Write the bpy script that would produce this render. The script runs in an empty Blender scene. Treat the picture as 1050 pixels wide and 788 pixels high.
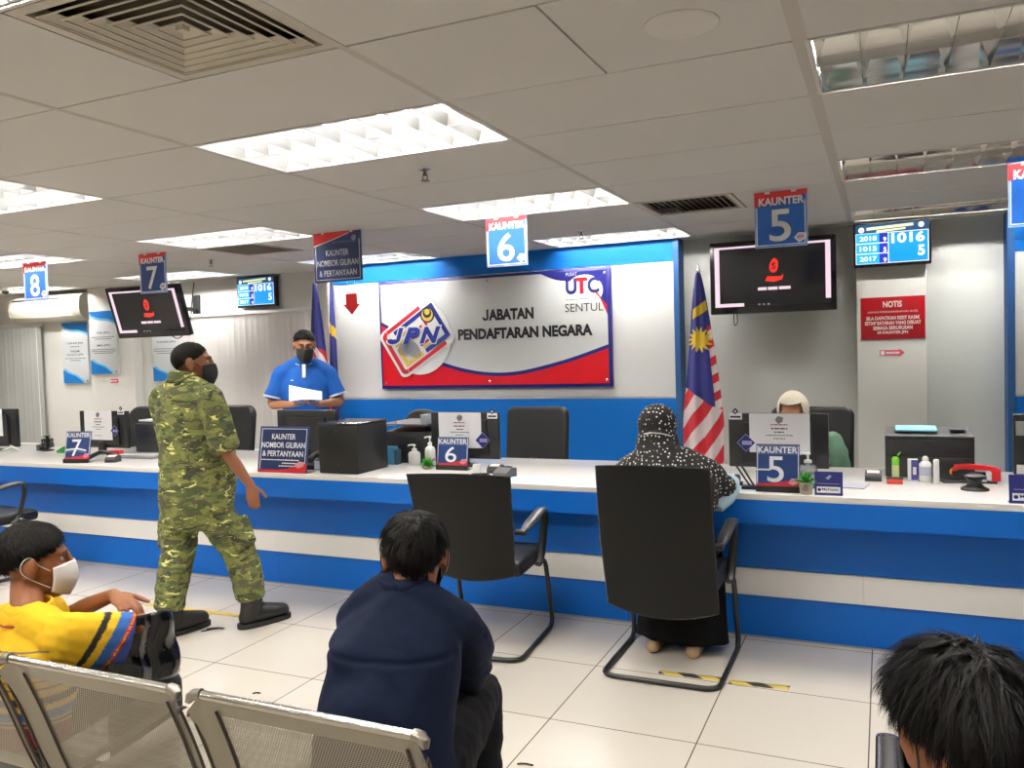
import bpy, bmesh, math, random
import numpy as np
from mathutils import Vector, Matrix, noise

# ------------------------------------------------------------------ camera, light, exposure
scene = bpy.context.scene
COL = scene.collection
CAM_H = 1.52
YAW, PITCH, ROLL, FPX = -0.424342721, -0.0419503724, -0.0309447251, 844.716
def cam_axes():
    cy, sy = math.cos(YAW), math.sin(YAW)
    f = Vector((sy*math.cos(PITCH), cy*math.cos(PITCH), math.sin(PITCH)))
    r = Vector((cy, -sy, 0)); u = r.cross(f)
    c, s = math.cos(ROLL), math.sin(ROLL)
    return c*r + s*u, -s*r + c*u, f
_r, _u, _f = cam_axes()
cd = bpy.data.cameras.new('camera'); cam = bpy.data.objects.new('camera', cd); COL.objects.link(cam)
cd.sensor_fit = 'HORIZONTAL'; cd.sensor_width = 36.0; cd.lens = FPX/1050*36.0
cd.clip_start = 0.05; cd.clip_end = 60
cam.matrix_world = Matrix(((_r.x, _u.x, -_f.x, 0), (_r.y, _u.y, -_f.y, 0), (_r.z, _u.z, -_f.z, CAM_H), (0, 0, 0, 1)))
scene.camera = cam
world = bpy.data.worlds.new('world'); scene.world = world; world.use_nodes = True
world.node_tree.nodes['Background'].inputs[0].default_value = (0.9, 0.95, 1, 1)
world.node_tree.nodes['Background'].inputs[1].default_value = 0.3
scene.view_settings.view_transform = 'Standard'; scene.view_settings.look = 'None'
scene.view_settings.gamma = 1; scene.view_settings.use_curve_mapping = False
scene.view_settings.exposure = 0.14
LAMP = 166.0                                   # radiance of the fluorescent tubes
LAMP_COL = (1.0, 0.972, 0.93)
try:
    scene.cycles.use_denoising = True; scene.cycles.max_bounces = 8; scene.cycles.diffuse_bounces = 5
    scene.cycles.glossy_bounces = 4; scene.cycles.transparent_max_bounces = 12
    scene.cycles.caustics_reflective = False; scene.cycles.caustics_refractive = False
    scene.cycles.sample_clamp_indirect = 4.0; scene.cycles.use_light_tree = True
except Exception:
    pass

# ------------------------------------------------------------------ helpers
R = math.radians
def lin(c):
    c /= 255.0
    return c/12.92 if c <= .04045 else ((c+.055)/1.055)**2.4
def S(r, g, b): return (lin(r), lin(g), lin(b), 1)
MATS = {}
def mat(name, col, rough=.5, metal=0., spec=.5, bump=0., bscale=60, var=0., vscale=4., coat=0., emit=None, es=0., trans=0., sheen=0.):
    if name in MATS: return MATS[name]
    m = bpy.data.materials.new(name); m.use_nodes = True
    nt = m.node_tree; b = nt.nodes['Principled BSDF']
    if len(col) == 3: col = (*col, 1)
    b.inputs['Base Color'].default_value = col
    b.inputs['Roughness'].default_value = rough; b.inputs['Metallic'].default_value = metal
    b.inputs['Specular IOR Level'].default_value = spec
    b.inputs['Coat Weight'].default_value = coat
    b.inputs['Transmission Weight'].default_value = trans
    b.inputs['Sheen Weight'].default_value = sheen
    if emit: b.inputs['Emission Color'].default_value = (*emit[:3], 1); b.inputs['Emission Strength'].default_value = es
    tc = nt.nodes.new('ShaderNodeTexCoord')
    if var:
        n = nt.nodes.new('ShaderNodeTexNoise'); n.inputs['Scale'].default_value = vscale; n.inputs['Detail'].default_value = 5
        mx = nt.nodes.new('ShaderNodeMix'); mx.data_type = 'RGBA'
        mx.inputs[6].default_value = tuple(min(1, c*(1+var)) for c in col[:3])+(1,)
        mx.inputs[7].default_value = tuple(c*(1-var) for c in col[:3])+(1,)
        nt.links.new(tc.outputs['Object'], n.inputs['Vector']); nt.links.new(n.outputs['Fac'], mx.inputs[0])
        nt.links.new(mx.outputs[2], b.inputs['Base Color'])
    if bump:
        n = nt.nodes.new('ShaderNodeTexNoise'); n.inputs['Scale'].default_value = bscale; n.inputs['Detail'].default_value = 4
        bp = nt.nodes.new('ShaderNodeBump'); bp.inputs['Strength'].default_value = bump; bp.inputs['Distance'].default_value = .01
        nt.links.new(tc.outputs['Object'], n.inputs['Vector']); nt.links.new(n.outputs['Fac'], bp.inputs['Height'])
        nt.links.new(bp.outputs[0], b.inputs['Normal'])
    MATS[name] = m
    return m
def glow(name, col, s):
    if name in MATS: return MATS[name]
    return mat(name, tuple(c*.2 for c in col[:3]), .3, emit=col, es=s)

class MB:
    """collects shapes into one mesh"""
    def __init__(s): s.bm = bmesh.new()
    def _mark(s, f0, m):
        s.bm.faces.ensure_lookup_table()
        for f in s.bm.faces[f0:]: f.material_index = m
    def box(s, x0, x1, y0, y1, z0, z1, m=0, bev=0, seg=2, mx=None):
        t = bmesh.new()
        bmesh.ops.create_cube(t, size=1, matrix=Matrix.Translation(((x0+x1)/2, (y0+y1)/2, (z0+z1)/2)) @ Matrix.Diagonal((abs(x1-x0), abs(y1-y0), abs(z1-z0), 1)))
        if bev: bmesh.ops.bevel(t, geom=t.edges[:], offset=bev, segments=seg, affect='EDGES', profile=.5)
        s.add(t, m, mx); return s
    def add(s, t, m=0, mx=None):
        vs = [s.bm.verts.new(mx @ v.co if mx else v.co) for v in t.verts]
        t.verts.index_update()
        for f in t.faces:
            try: g = s.bm.faces.new([vs[v.index] for v in f.verts]); g.material_index = m if m is not None else f.material_index
            except ValueError: pass
        t.free()
    def addmesh(s, me, m, fn):
        vs = [s.bm.verts.new(fn(v.co)) for v in me.vertices]
        for p in me.polygons:
            try: g = s.bm.faces.new([vs[i] for i in p.vertices]); g.material_index = m
            except ValueError: pass
    def tube(s, pts, r, n=10, closed=False, m=0, flat=1.0, side=None):
        pts = [Vector(p) for p in pts]; N = len(pts)
        rr = r if isinstance(r, (list, tuple)) else [r]*N
        rings = []; prev = None
        for i, p in enumerate(pts):
            a = pts[(i-1) % N] if (closed or i > 0) else p
            b = pts[(i+1) % N] if (closed or i < N-1) else p
            t = (b-a).normalized()
            if side is not None: nrm = Vector(side) - t*t.dot(Vector(side))
            elif prev is None: nrm = t.orthogonal()
            else: nrm = prev - t*t.dot(prev)
            if nrm.length < 1e-6: nrm = t.orthogonal()
            nrm.normalize(); prev = nrm; bi = t.cross(nrm)
            rings.append([s.bm.verts.new(p + nrm*math.cos(2*math.pi*k/n)*rr[i] + bi*math.sin(2*math.pi*k/n)*rr[i]*flat) for k in range(n)])
        for i in range(N if closed else N-1):
            A, B = rings[i], rings[(i+1) % N]
            for k in range(n):
                f = s.bm.faces.new((A[k], A[(k+1) % n], B[(k+1) % n], B[k])); f.material_index = m
        if not closed:
            f = s.bm.faces.new(rings[0][::-1]); f.material_index = m
            f = s.bm.faces.new(rings[-1]); f.material_index = m
        return s
    def lathe(s, prof, c=(0, 0, 0), n=24, m=0, axis='z'):
        rings = []
        def P(r, z, a):
            x, y = r*math.cos(a), r*math.sin(a)
            v = (x, y, z) if axis == 'z' else ((x, z, -y) if axis == 'y' else (z, x, y))
            return Vector(c)+Vector(v)
        for r, z in prof:
            rings.append([s.bm.verts.new(P(max(r, 1e-5), z, 2*math.pi*k/n)) for k in range(n)])
        for A, B in zip(rings, rings[1:]):
            for k in range(n):
                f = s.bm.faces.new((A[k], A[(k+1) % n], B[(k+1) % n], B[k])); f.material_index = m
        f = s.bm.faces.new(rings[0][::-1]); f.material_index = m
        f = s.bm.faces.new(rings[-1]); f.material_index = m
        return s
    def prism(s, poly, y0, y1, m=0, mx=None, axis='y'):
        """polygon given as (x, z), extruded from y0 (front) to y1; axis 'z' extrudes (x, y) from y0 to y1 upward, 'x' extrudes (y, z)"""
        def P(p, d):
            v = Vector((p[0], d, p[1])) if axis == 'y' else (Vector((p[0], p[1], d)) if axis == 'z' else Vector((d, p[0], p[1])))
            return mx @ v if mx else v
        a = [s.bm.verts.new(P(p, y0)) for p in poly]; b = [s.bm.verts.new(P(p, y1)) for p in poly]
        n = len(poly); fs = [s.bm.faces.new(a), s.bm.faces.new(b[::-1])]
        for i in range(n): fs.append(s.bm.faces.new((a[i], b[i], b[(i+1) % n], a[(i+1) % n])))
        for f in fs: f.material_index = m
        return s
    def grid(s, fn, nu, nv, m=0, thick=0, mfn=None):
        V = [[s.bm.verts.new(fn(i/nu, j/nv)) for j in range(nv+1)] for i in range(nu+1)]
        for i in range(nu):
            for j in range(nv):
                f = s.bm.faces.new((V[i][j], V[i+1][j], V[i+1][j+1], V[i][j+1]))
                f.material_index = mfn((i+.5)/nu, (j+.5)/nv) if mfn else m
        return s
    def text(s, st, u, v, h, y=0., m=0, w=None, align='c', bold=0., ital=0., depth=.0008, mx=None, cap=None):
        """lettering on a plate that faces -Y; (u, v) is the centre (or left) of its baseline, h the letter height"""
        cu = bpy.data.curves.new('t', 'FONT'); cu.body = st; cu.size = 1; cu.offset = bold; cu.shear = ital
        cu.resolution_u = 3 if len(st) > 3 else 6
        o = bpy.data.objects.new('t', cu); me = bpy.data.meshes.new_from_object(o)
        xs = [p.co.x for p in me.vertices]; ys = [p.co.y for p in me.vertices]
        x0, x1, y0, y1 = min(xs), max(xs), min(ys), max(ys)
        sy = h/(cap if cap else (y1-y0)); sx = (w/(x1-x0)) if w else sy
        off = {'c': -(x0+x1)/2, 'l': -x0, 'r': -x1}[align]
        def fn(c):
            q = Vector((u+(c.x+off)*sx, y-depth, v+(c.y-(0 if cap else y0))*sy)); return mx @ q if mx else q
        s.addmesh(me, m, fn)
        bpy.data.objects.remove(o); bpy.data.curves.remove(cu); bpy.data.meshes.remove(me)
        return s
    def letter_j(s, u, v, h, w, y, m, st, shear=0., depth=.0008):
        """a J that stands on its baseline; u is its left edge"""
        k = st/h; P = [(w, 1), (w-st, 1), (w-st, .30)]
        cx = (w)/2; ro, ri = w/2, w/2-st
        P += [(cx+ri*math.cos(R(a)), .30+(.30-k)*math.sin(R(a))) for a in range(-10, -171, -20)] + [(st*.95, .34), (0, .30)]
        P += [(cx+ro*math.cos(R(a)), .30+.30*math.sin(R(a))) for a in range(-170, -9, 20)]
        s.prism([(u+x+z*h*shear, v+z*h) for x, z in P], y-depth, y, m); return s
    def build(s, name, m, parent=None, smooth=True, angle=40, loc=None, rot=None, solid=0, normals=True):
        if normals: bmesh.ops.recalc_face_normals(s.bm, faces=s.bm.faces[:])
        me = bpy.data.meshes.new(name)
        if smooth:
            for f in s.bm.faces: f.smooth = True
            for e in s.bm.edges:
                if len(e.link_faces) == 2 and e.calc_face_angle(0) > R(angle): e.smooth = False
        s.bm.to_mesh(me); s.bm.free()
        return link(name, me, m, parent, loc, rot, solid)
def link(name, me, m, parent=None, loc=None, rot=None, solid=0):
    for x in (m if isinstance(m, (list, tuple)) else [m]): me.materials.append(x)
    o = bpy.data.objects.new(name, me); COL.objects.link(o)
    if parent: o.parent = parent
    if loc: o.location = loc
    if rot: o.rotation_euler = rot
    if solid:
        md = o.modifiers.new('solid', 'SOLIDIFY'); md.thickness = solid; md.offset = 0
    return o
def tag(o, label=None, cat=None, group=None, kind=None):
    if label: o['label'] = label
    if cat: o['category'] = cat
    if group: o['group'] = group
    if kind: o['kind'] = kind
    return o
def thing(name, loc, label, cat, group=None, rz=0):
    o = bpy.data.objects.new(name, None); COL.objects.link(o); o.empty_display_size = .1
    o.location = loc; o.rotation_euler = (0, 0, rz)
    return tag(o, label, cat, group)
def struct(mb, name, m, **k): return tag(mb.build(name, m, **k), kind='structure')
def kids(o): return [c for c in COL.objects if c.parent == o]
def dup(root, loc, label, rz=None, group=None):
    allk = {}
    for c in COL.objects:
        if c.parent: allk.setdefault(c.parent.name, []).append(c)
    def cp(o, par):
        c = o.copy(); COL.objects.link(c)
        if par: c.parent = par
        for k in allk.get(o.name, []): cp(k, c)
        return c
    r = cp(root, None); r.location = loc; r['label'] = label
    if rz is not None: r.rotation_euler[2] = rz
    if group: r['group'] = group
    return r
def circ(cx, cy, r, n=28, a0=0, a1=360, rz=None):
    rz = rz or r
    k = n if abs(a1-a0) == 360 else n+1
    return [(cx+r*math.cos(R(a0+(a1-a0)*i/n)), cy+rz*math.sin(R(a0+(a1-a0)*i/n))) for i in range(k)]
def rrect(x0, x1, z0, z1, r, n=5):
    p = []
    for cx, cz, a in ((x1-r, z1-r, 0), (x0+r, z1-r, 90), (x0+r, z0+r, 180), (x1-r, z0+r, 270)):
        p += [(cx+r*math.cos(R(a+90*i/n)), cz+r*math.sin(R(a+90*i/n))) for i in range(n+1)]
    return p
def smoothpts(P, k=6, closed=False):
    P = [Vector(p) for p in P]; N = len(P); out = []
    for i in range(N if closed else N-1):
        g = lambda j: P[j % N] if closed else P[max(0, min(N-1, j))]
        p0, p1, p2, p3 = g(i-1), g(i), g(i+1), g(i+2)
        for t in (j/k for j in range(k)):
            out.append(.5*((2*p1)+(p2-p0)*t+(2*p0-5*p1+4*p2-p3)*t*t+(3*p1-p0-3*p2+p3)*t**3))
    if not closed: out.append(P[-1])
    return out
def fillet(P, r, n=5):
    """polyline with rounded corners"""
    P = [Vector(p) for p in P]; out = [P[0]]
    for a, b, c in zip(P, P[1:], P[2:]):
        d1, d2 = (a-b), (c-b); q = min(r, d1.length*.49, d2.length*.49)
        s, e = b+d1.normalized()*q, b+d2.normalized()*q
        for i in range(n+1):
            t = i/n; out.append(s*(1-t)**2 + b*2*t*(1-t) + e*t*t)
    return out+[P[-1]]

# ------------------------------------------------------------------ shared materials
BLUE = mat('blue_laminate', S(0, 98, 192), .45, spec=.3, var=.03, vscale=2)
BLUEW = mat('blue_wall_paint', S(0, 104, 190), .55, spec=.3)
WHITE = mat('white_laminate', S(244, 240, 235), .3, coat=.1)
WPAINT = mat('white_paint', S(226, 225, 220), .6, bump=.04, bscale=200)
GPAINT = mat('grey_paint', S(214, 216, 211), .6, bump=.04, bscale=200)
BLACK = mat('black_plastic', S(15, 15, 17), .42)
BLACKM = mat('matte_black_plastic', S(12, 12, 13), .6)
DGREY = mat('dark_grey_plastic', S(52, 52, 54), .45)
CHROME = mat('chrome', (.8, .8, .8), .12, 1.)
STEEL = mat('steel', (.62, .6, .57), .3, 1., bump=.02, bscale=300)
WPLAST = mat('white_plastic', S(236, 236, 234), .35)
PAPER = mat('paper', S(238, 238, 240), .8)
INK = mat('dark_ink', S(45, 45, 55), .7)
GINK = mat('grey_ink', S(120, 122, 130), .7)
SWHITE = mat('sign_white', S(246, 246, 246), .35)
SNAVY = mat('sign_navy', S(28, 58, 116), .3)
SBLUE = mat('sign_blue', S(26, 88, 170), .3)
SRED = mat('sign_red', S(200, 40, 48), .35)
RED = mat('bright_red', S(214, 20, 36), .3)
NAVY = mat('logo_navy', S(32, 34, 112), .3)
YEL = mat('logo_yellow', S(240, 205, 60), .4)
# ------------------------------------------------------------------ the room
CZ = 2.377
X0, X1, Y0, Y1 = -11.6, 3.2, -3.6, 6.86
def tile_floor():
    m = bpy.data.materials.new('floor_tiles'); m.use_nodes = True; nt = m.node_tree; b = nt.nodes['Principled BSDF']
    tc = nt.nodes.new('ShaderNodeTexCoord'); mp = nt.nodes.new('ShaderNodeMapping')
    mp.inputs['Location'].default_value = (.065, -.073, 0)
    nt.links.new(tc.outputs['Object'], mp.inputs[0])
    br = nt.nodes.new('ShaderNodeTexBrick'); br.offset = 0; br.squash = 1
    br.inputs['Scale'].default_value = 1; br.inputs['Brick Width'].default_value = .6; br.inputs['Row Height'].default_value = .6
    br.inputs['Mortar Size'].default_value = .0028; br.inputs['Mortar Smooth'].default_value = .1
    br.inputs['Color1'].default_value = S(221, 213, 200); br.inputs['Color2'].default_value = S(216, 208, 195)
    br.inputs['Mortar'].default_value = S(112, 100, 86)
    nt.links.new(mp.outputs[0], br.inputs['Vector'])
    n = nt.nodes.new('ShaderNodeTexNoise'); n.inputs['Scale'].default_value = 1.7; n.inputs['Detail'].default_value = 7
    nt.links.new(tc.outputs['Object'], n.inputs['Vector'])
    mx = nt.nodes.new('ShaderNodeMix'); mx.data_type = 'RGBA'; mx.blend_type = 'MULTIPLY'
    rp = nt.nodes.new('ShaderNodeValToRGB'); rp.color_ramp.elements[0].color = (.965, .96, .955, 1); rp.color_ramp.elements[1].color = (1, 1, 1, 1)
    rp.color_ramp.elements[0].position = .3; rp.color_ramp.elements[1].position = .65
    nt.links.new(n.outputs['Fac'], rp.inputs[0]); mx.inputs[0].default_value = 1
    nt.links.new(br.outputs['Color'], mx.inputs[6]); nt.links.new(rp.outputs[0], mx.inputs[7]); nt.links.new(mx.outputs[2], b.inputs['Base Color'])
    n2 = nt.nodes.new('ShaderNodeTexNoise'); n2.inputs['Scale'].default_value = 9; n2.inputs['Detail'].default_value = 4
    nt.links.new(tc.outputs['Object'], n2.inputs['Vector'])
    mr = nt.nodes.new('ShaderNodeMapRange'); mr.inputs[3].default_value = .22; mr.inputs[4].default_value = .28
    nt.links.new(n2.outputs['Fac'], mr.inputs[0]); nt.links.new(mr.outputs[0], b.inputs['Roughness'])
    return m
GX = [-.2-1.166*k for k in range(-2, 10)]
GY = [1.945+.585*k for k in range(-10, 9)]
def ceiling_mat():
    m = bpy.data.materials.new('ceiling_panels'); m.use_nodes = True; nt = m.node_tree; b = nt.nodes['Principled BSDF']
    tc = nt.nodes.new('ShaderNodeTexCoord'); n = nt.nodes.new('ShaderNodeTexNoise'); n.inputs['Scale'].default_value = .8; n.inputs['Detail'].default_value = 4
    nt.links.new(tc.outputs['Object'], n.inputs['Vector'])
    rp = nt.nodes.new('ShaderNodeValToRGB'); rp.color_ramp.elements[0].color = S(214, 211, 205); rp.color_ramp.elements[1].color = S(226, 223, 217)
    nt.links.new(n.outputs['Fac'], rp.inputs[0]); nt.links.new(rp.outputs[0], b.inputs['Base Color'])
    b.inputs['Roughness'].default_value = .85
    n2 = nt.nodes.new('ShaderNodeTexNoise'); n2.inputs['Scale'].default_value = 180
    bp = nt.nodes.new('ShaderNodeBump'); bp.inputs['Strength'].default_value = .08; bp.inputs['Distance'].default_value = .003
    nt.links.new(tc.outputs['Object'], n2.inputs['Vector']); nt.links.new(n2.outputs['Fac'], bp.inputs['Height']); nt.links.new(bp.outputs[0], b.inputs['Normal'])
    return m
f = MB().box(X0-.1, X1+.1, Y0-.1, Y1+.1, -.12, 0); struct(f, 'floor', tile_floor())
TROFF = []                                   # cells of the ceiling grid that hold lamps: (column, row) corner
cols = [i for i, x in enumerate(GX)]
def cell(x, y):                              # column start index so that GX[i+1] <= x < GX[i]
    return next(i for i in range(len(GX)-1) if GX[i+1] <= x < GX[i]), next(j for j in range(len(GY)-1) if GY[j] <= y < GY[j+1])
LIGHT_AT = []
for xc in (.383, -1.95, -4.28, -6.61, -8.95):
    for yc in (-.69, 1.07, 2.82, 4.58, 6.33): LIGHT_AT.append(cell(xc, yc))
DIFF_AT = {(-1.366-.583, 1.36): 0, (-1.366, 4.87): 1, (-4.864, 4.87): 2}       # half-panel diffusers (x start, y start)
CM = ceiling_mat()
TBAR = mat('ceiling_bar', S(196, 190, 180), .5)
GAP = mat('ceiling_gap', S(60, 56, 50), .8)
c = MB(); tb = MB()
diffcells = {cell(x+.3, y+.3) for x, y in DIFF_AT}
for i in range(len(GX)-1):
    for j in range(len(GY)-1):
        if (i, j) in LIGHT_AT: continue
        xa, xb, ya, yb = GX[i+1], GX[i], GY[j], GY[j+1]
        g = .0035
        if (i, j) in diffcells:
            xm = (xa+xb)/2
            for (dx, dy) in DIFF_AT:
                if cell(dx+.3, dy+.3) == (i, j):
                    if dx+.3 > xm: c.box(xa+g, xm-g, ya+g, yb-g, CZ, CZ+.015)
                    else: c.box(xm+g, xb-g, ya+g, yb-g, CZ, CZ+.015)
            continue
        if (i, j) == cell(-1.0, 2.2):
            xm = (xa+xb)/2
            c.box(xa+g, xm-g, ya+g, yb-g, CZ-.001, CZ+.015); c.box(xm+g, xb-g, ya+g, yb-g, CZ, CZ+.015); continue
        c.box(xa+g, xb-g, ya+g, yb-g, CZ, CZ+.015)
# lapped strips under the long joints, as the bars show
for i, x in enumerate(GX[1:-1]):
    tb.box(x-.012 if abs(x+.2) > .01 else x-.028, x+.012 if abs(x+.2) > .01 else x+.012, GY[0], GY[-1], CZ-.0015, CZ+.002)
tg = MB()
for y in GY[1:-1]: tg.box(GX[-1], GX[0], y-.0045, y+.0045, CZ+.004, CZ+.010)
struct(tg, 'trim_5', GAP)
struct(c, 'ceiling', CM)
struct(tb, 'trim_1', TBAR)
v = MB().box(X0-.1, X1+.1, Y0-.1, Y1+.1, CZ+.16, CZ+.22); struct(v, 'ceiling_void_slab', GAP)
w = MB().box(X0, X1, GY[-1]-.02, Y1+.02, CZ, CZ+.02); struct(w, 'trim_2', CM)
# walls
b = MB()
b.box(X0-.1, -10.25, Y1, Y1+.12, 0, CZ+.2); b.box(-10.25, -9.50, Y1, Y1+.12, 0, .55); b.box(-10.25, -9.50, Y1, Y1+.12, 1.96, CZ+.2)
b.box(-9.50, -7.0, Y1, Y1+.12, 0, CZ+.2); b.box(-7.0, -5.2, Y1, Y1+.12, 0, .55); b.box(-7.0, -5.2, Y1, Y1+.12, 1.96, CZ+.2)
b.box(-5.2, -4.9, Y1, Y1+.12, 0, CZ+.2); b.box(-4.9, X1+.1, Y1, Y1+.12, 0, CZ+.2)
struct(b, 'wall_back', [WPAINT, GPAINT])
struct(MB().box(-1.53, X1+.1, Y1-.02, Y1, 0, CZ), 'wall_back_grey_lining', GPAINT)
struct(MB().box(X0-.12, X0, Y0-.1, Y1+.1, 0, CZ+.2), 'wall_left', WPAINT)
struct(MB().box(X1, X1+.12, Y0-.1, Y1+.1, 0, CZ+.2), 'wall_right', WPAINT)
struct(MB().box(X0-.1, X1+.1, Y0-.12, Y0, 0, CZ+.2), 'wall_front', WPAINT)
struct(MB().box(-8.42, -7.72, 6.74, Y1, 0, CZ, bev=.004), 'pillar_left', WPAINT)
struct(MB().box(-.176, .283, 6.62, Y1, 0, 2.36, bev=.004), 'pillar_right', mat('pillar_paint', S(230, 230, 223), .6))
# the blue and white feature partition behind the counter
p = MB()
p.box(-4.93, -1.505, 6.66, Y1, 0, 1.08, 1); p.box(-4.93, -1.505, 6.66, Y1, 1.095, 2.19, 0); p.box(-4.93, -1.505, 6.66, Y1, 2.20, CZ, 1)
p.box(-4.93, -1.505, 6.668, Y1, 1.08, 1.095, 2); p.box(-4.93, -1.505, 6.668, Y1, 2.19, 2.20, 2)
p.box(-1.545, -1.50, 6.655, Y1, 0, CZ, 3)
p.box(-4.955, -4.905, 6.645, Y1, 0, CZ, 2)
struct(p, 'partition_panel', [mat('panel_white', S(222, 222, 220), .45), BLUEW, WHITE, mat('panel_edge_blue', S(34, 84, 140), .5)])
p = MB()
p.box(.83, X1, 6.66, Y1, 0, 1.08, 1); p.box(.83, X1, 6.66, Y1, 1.095, 2.08, 0); p.box(.83, X1, 6.66, Y1, 2.09, CZ, 1); p.box(.83, X1, 6.668, Y1, 1.08, 2.09, 0)
p.box(.79, .835, 6.655, Y1, 0, CZ, 2)
struct(p, 'partition_panel_corner', [MATS['panel_white'], BLUEW, MATS['panel_edge_blue']])
# windows behind the blinds
GLASS = mat('window_glass', S(215, 225, 228), .05, trans=.9)
for k, (xa, xb) in enumerate(((-10.25, -9.50), (-7.0, -5.2))):
    w = MB()
    w.box(xa, xa+.04, Y1+.02, Y1+.08, .55, 1.96); w.box(xb-.04, xb, Y1+.02, Y1+.08, .55, 1.96)
    w.box(xa, xb, Y1+.02, Y1+.08, .55, .59); w.box(xa, xb, Y1+.02, Y1+.08, 1.92, 1.96); w.box((xa+xb)/2-.02, (xa+xb)/2+.02, Y1+.025, Y1+.075, .59, 1.92)
    fr = tag(w.build('window_%d' % (k+1), mat('window_frame', S(190, 190, 188), .4)), kind='structure')
    MB().box(xa+.04, xb-.04, Y1+.045, Y1+.052, .59, 1.92).build('pane', GLASS, fr)
    struct(MB().box(xa-.04, xb+.04, 6.74, Y1+.02, .50, .55, bev=.005), 'trim_%d' % (k+3), WPAINT)

# ------------------------------------------------------------------ ceiling lamps
REFL = mat('lamp_reflector', (.80, .80, .79), .28, .8)
HOUS = mat('lamp_housing', S(225, 222, 215), .4)
TUBE = mat('lamp_tube_glow', (1, 1, 1), .4, emit=LAMP_COL, es=LAMP)
LW, LD = 1.166, .585
TUBE2 = mat('deep_lamp_tube_glow', (1, 1, 1), .4, emit=LAMP_COL, es=LAMP*1.35)
MIRR = mat('lamp_mirror', (.80, .80, .80), .07, 1.)
def make_lamp(label, deep=False):
    t = thing('ceiling_light', (0, 0, CZ), label, 'ceiling light', 'recessed louvre lamps in the ceiling')
    h = MB(); a, b_ = LW/2-.004, LD/2-.004; e = .012
    h.box(-a, a, -b_, -b_+e, -.002, .015); h.box(-a, a, b_-e, b_, -.002, .015); h.box(-a, -a+e, -b_, b_, -.002, .015); h.box(a-e, a, -b_, b_, -.002, .015)
    h.box(-a, a, -b_, -b_+.004, 0, .14); h.box(-a, a, b_-.004, b_, 0, .14); h.box(-a, -a+.004, -b_, b_, 0, .14); h.box(a-.004, a, -b_, b_, 0, .14); h.box(-a, a, -b_, b_, .14, .144)
    h.build('housing', HOUS, t)
    g = MB(); H = .085 if deep else .048; HC = .076 if deep else .040; TZ = .115 if deep else .072
    # long parabolic reflectors along X
    for yc in (-b_+.016, 0, b_-.016):
        wid = .035 if yc == 0 else .016
        for s_ in ((-1, 1) if yc == 0 else ((1,) if yc < 0 else (-1,))):
            g.grid(lambda u, v, yc=yc, s_=s_, wid=wid: Vector((-a+.014+u*(2*a-.028), yc+s_*(.0015+wid*v**1.6), .004+H*v)), 1, 5)
    n = 9
    for k in range(n+1):
        x = -a+.02+k*(2*a-.04)/n
        for s_ in ((-1, 1) if 0 < k < n else ((1,) if k == 0 else (-1,))):
            for (ya, yb) in ((-b_+.014, -.002), (.002, b_-.014)):
                g.grid(lambda u, v, x=x, s_=s_, ya=ya, yb=yb: Vector((x+s_*(.001+.020*v**1.5), ya+(yb-ya)*u, .004+HC*v)), 1, 4)
    g.build('louvre', MIRR if deep else REFL, t, normals=False)
    for y in (-b_/2, b_/2):
        MB().tube([(-a+.03, y, TZ), (a-.03, y, TZ)], .011 if deep else .014, 10).build('lamp_tube', TUBE2 if deep else TUBE, t)
        for xe in (-a+.02, a-.02): MB().box(xe-.012, xe+.012, y-.02, y+.02, .055, .14).build('lamp_holder', WPLAST, t)
    return t
LBL = {}
rows = {-.69: 'behind the bench', 1.07: 'above the bench', 2.82: 'over the floor', 4.58: 'over the counter', 6.33: 'by the back wall'}
colsn = {.383: 'in the row past the wide ceiling bar', -1.95: 'in the row before the wall sign', -4.28: 'in the row towards the standing clerk', -6.61: 'in the row towards counter 7', -8.95: 'in the row towards counter 8'}
lamp0 = None; lampd = None
for xc in colsn:
    for yc in rows:
        if yc < 1 and xc < -5: continue
        i, j = cell(xc, yc); p = ((GX[i]+GX[i+1])/2, (GY[j]+GY[j+1])/2, CZ)
        L = 'louvre lamp %s, %s' % (rows[yc], colsn[xc])
        if xc > 0:
            if lampd is None: lampd = make_lamp(L, True); lampd.location = p
            else: dup(lampd, p, L)
        elif lamp0 is None: lamp0 = make_lamp(L); lamp0.location = p
        else: dup(lamp0, p, L)

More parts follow.
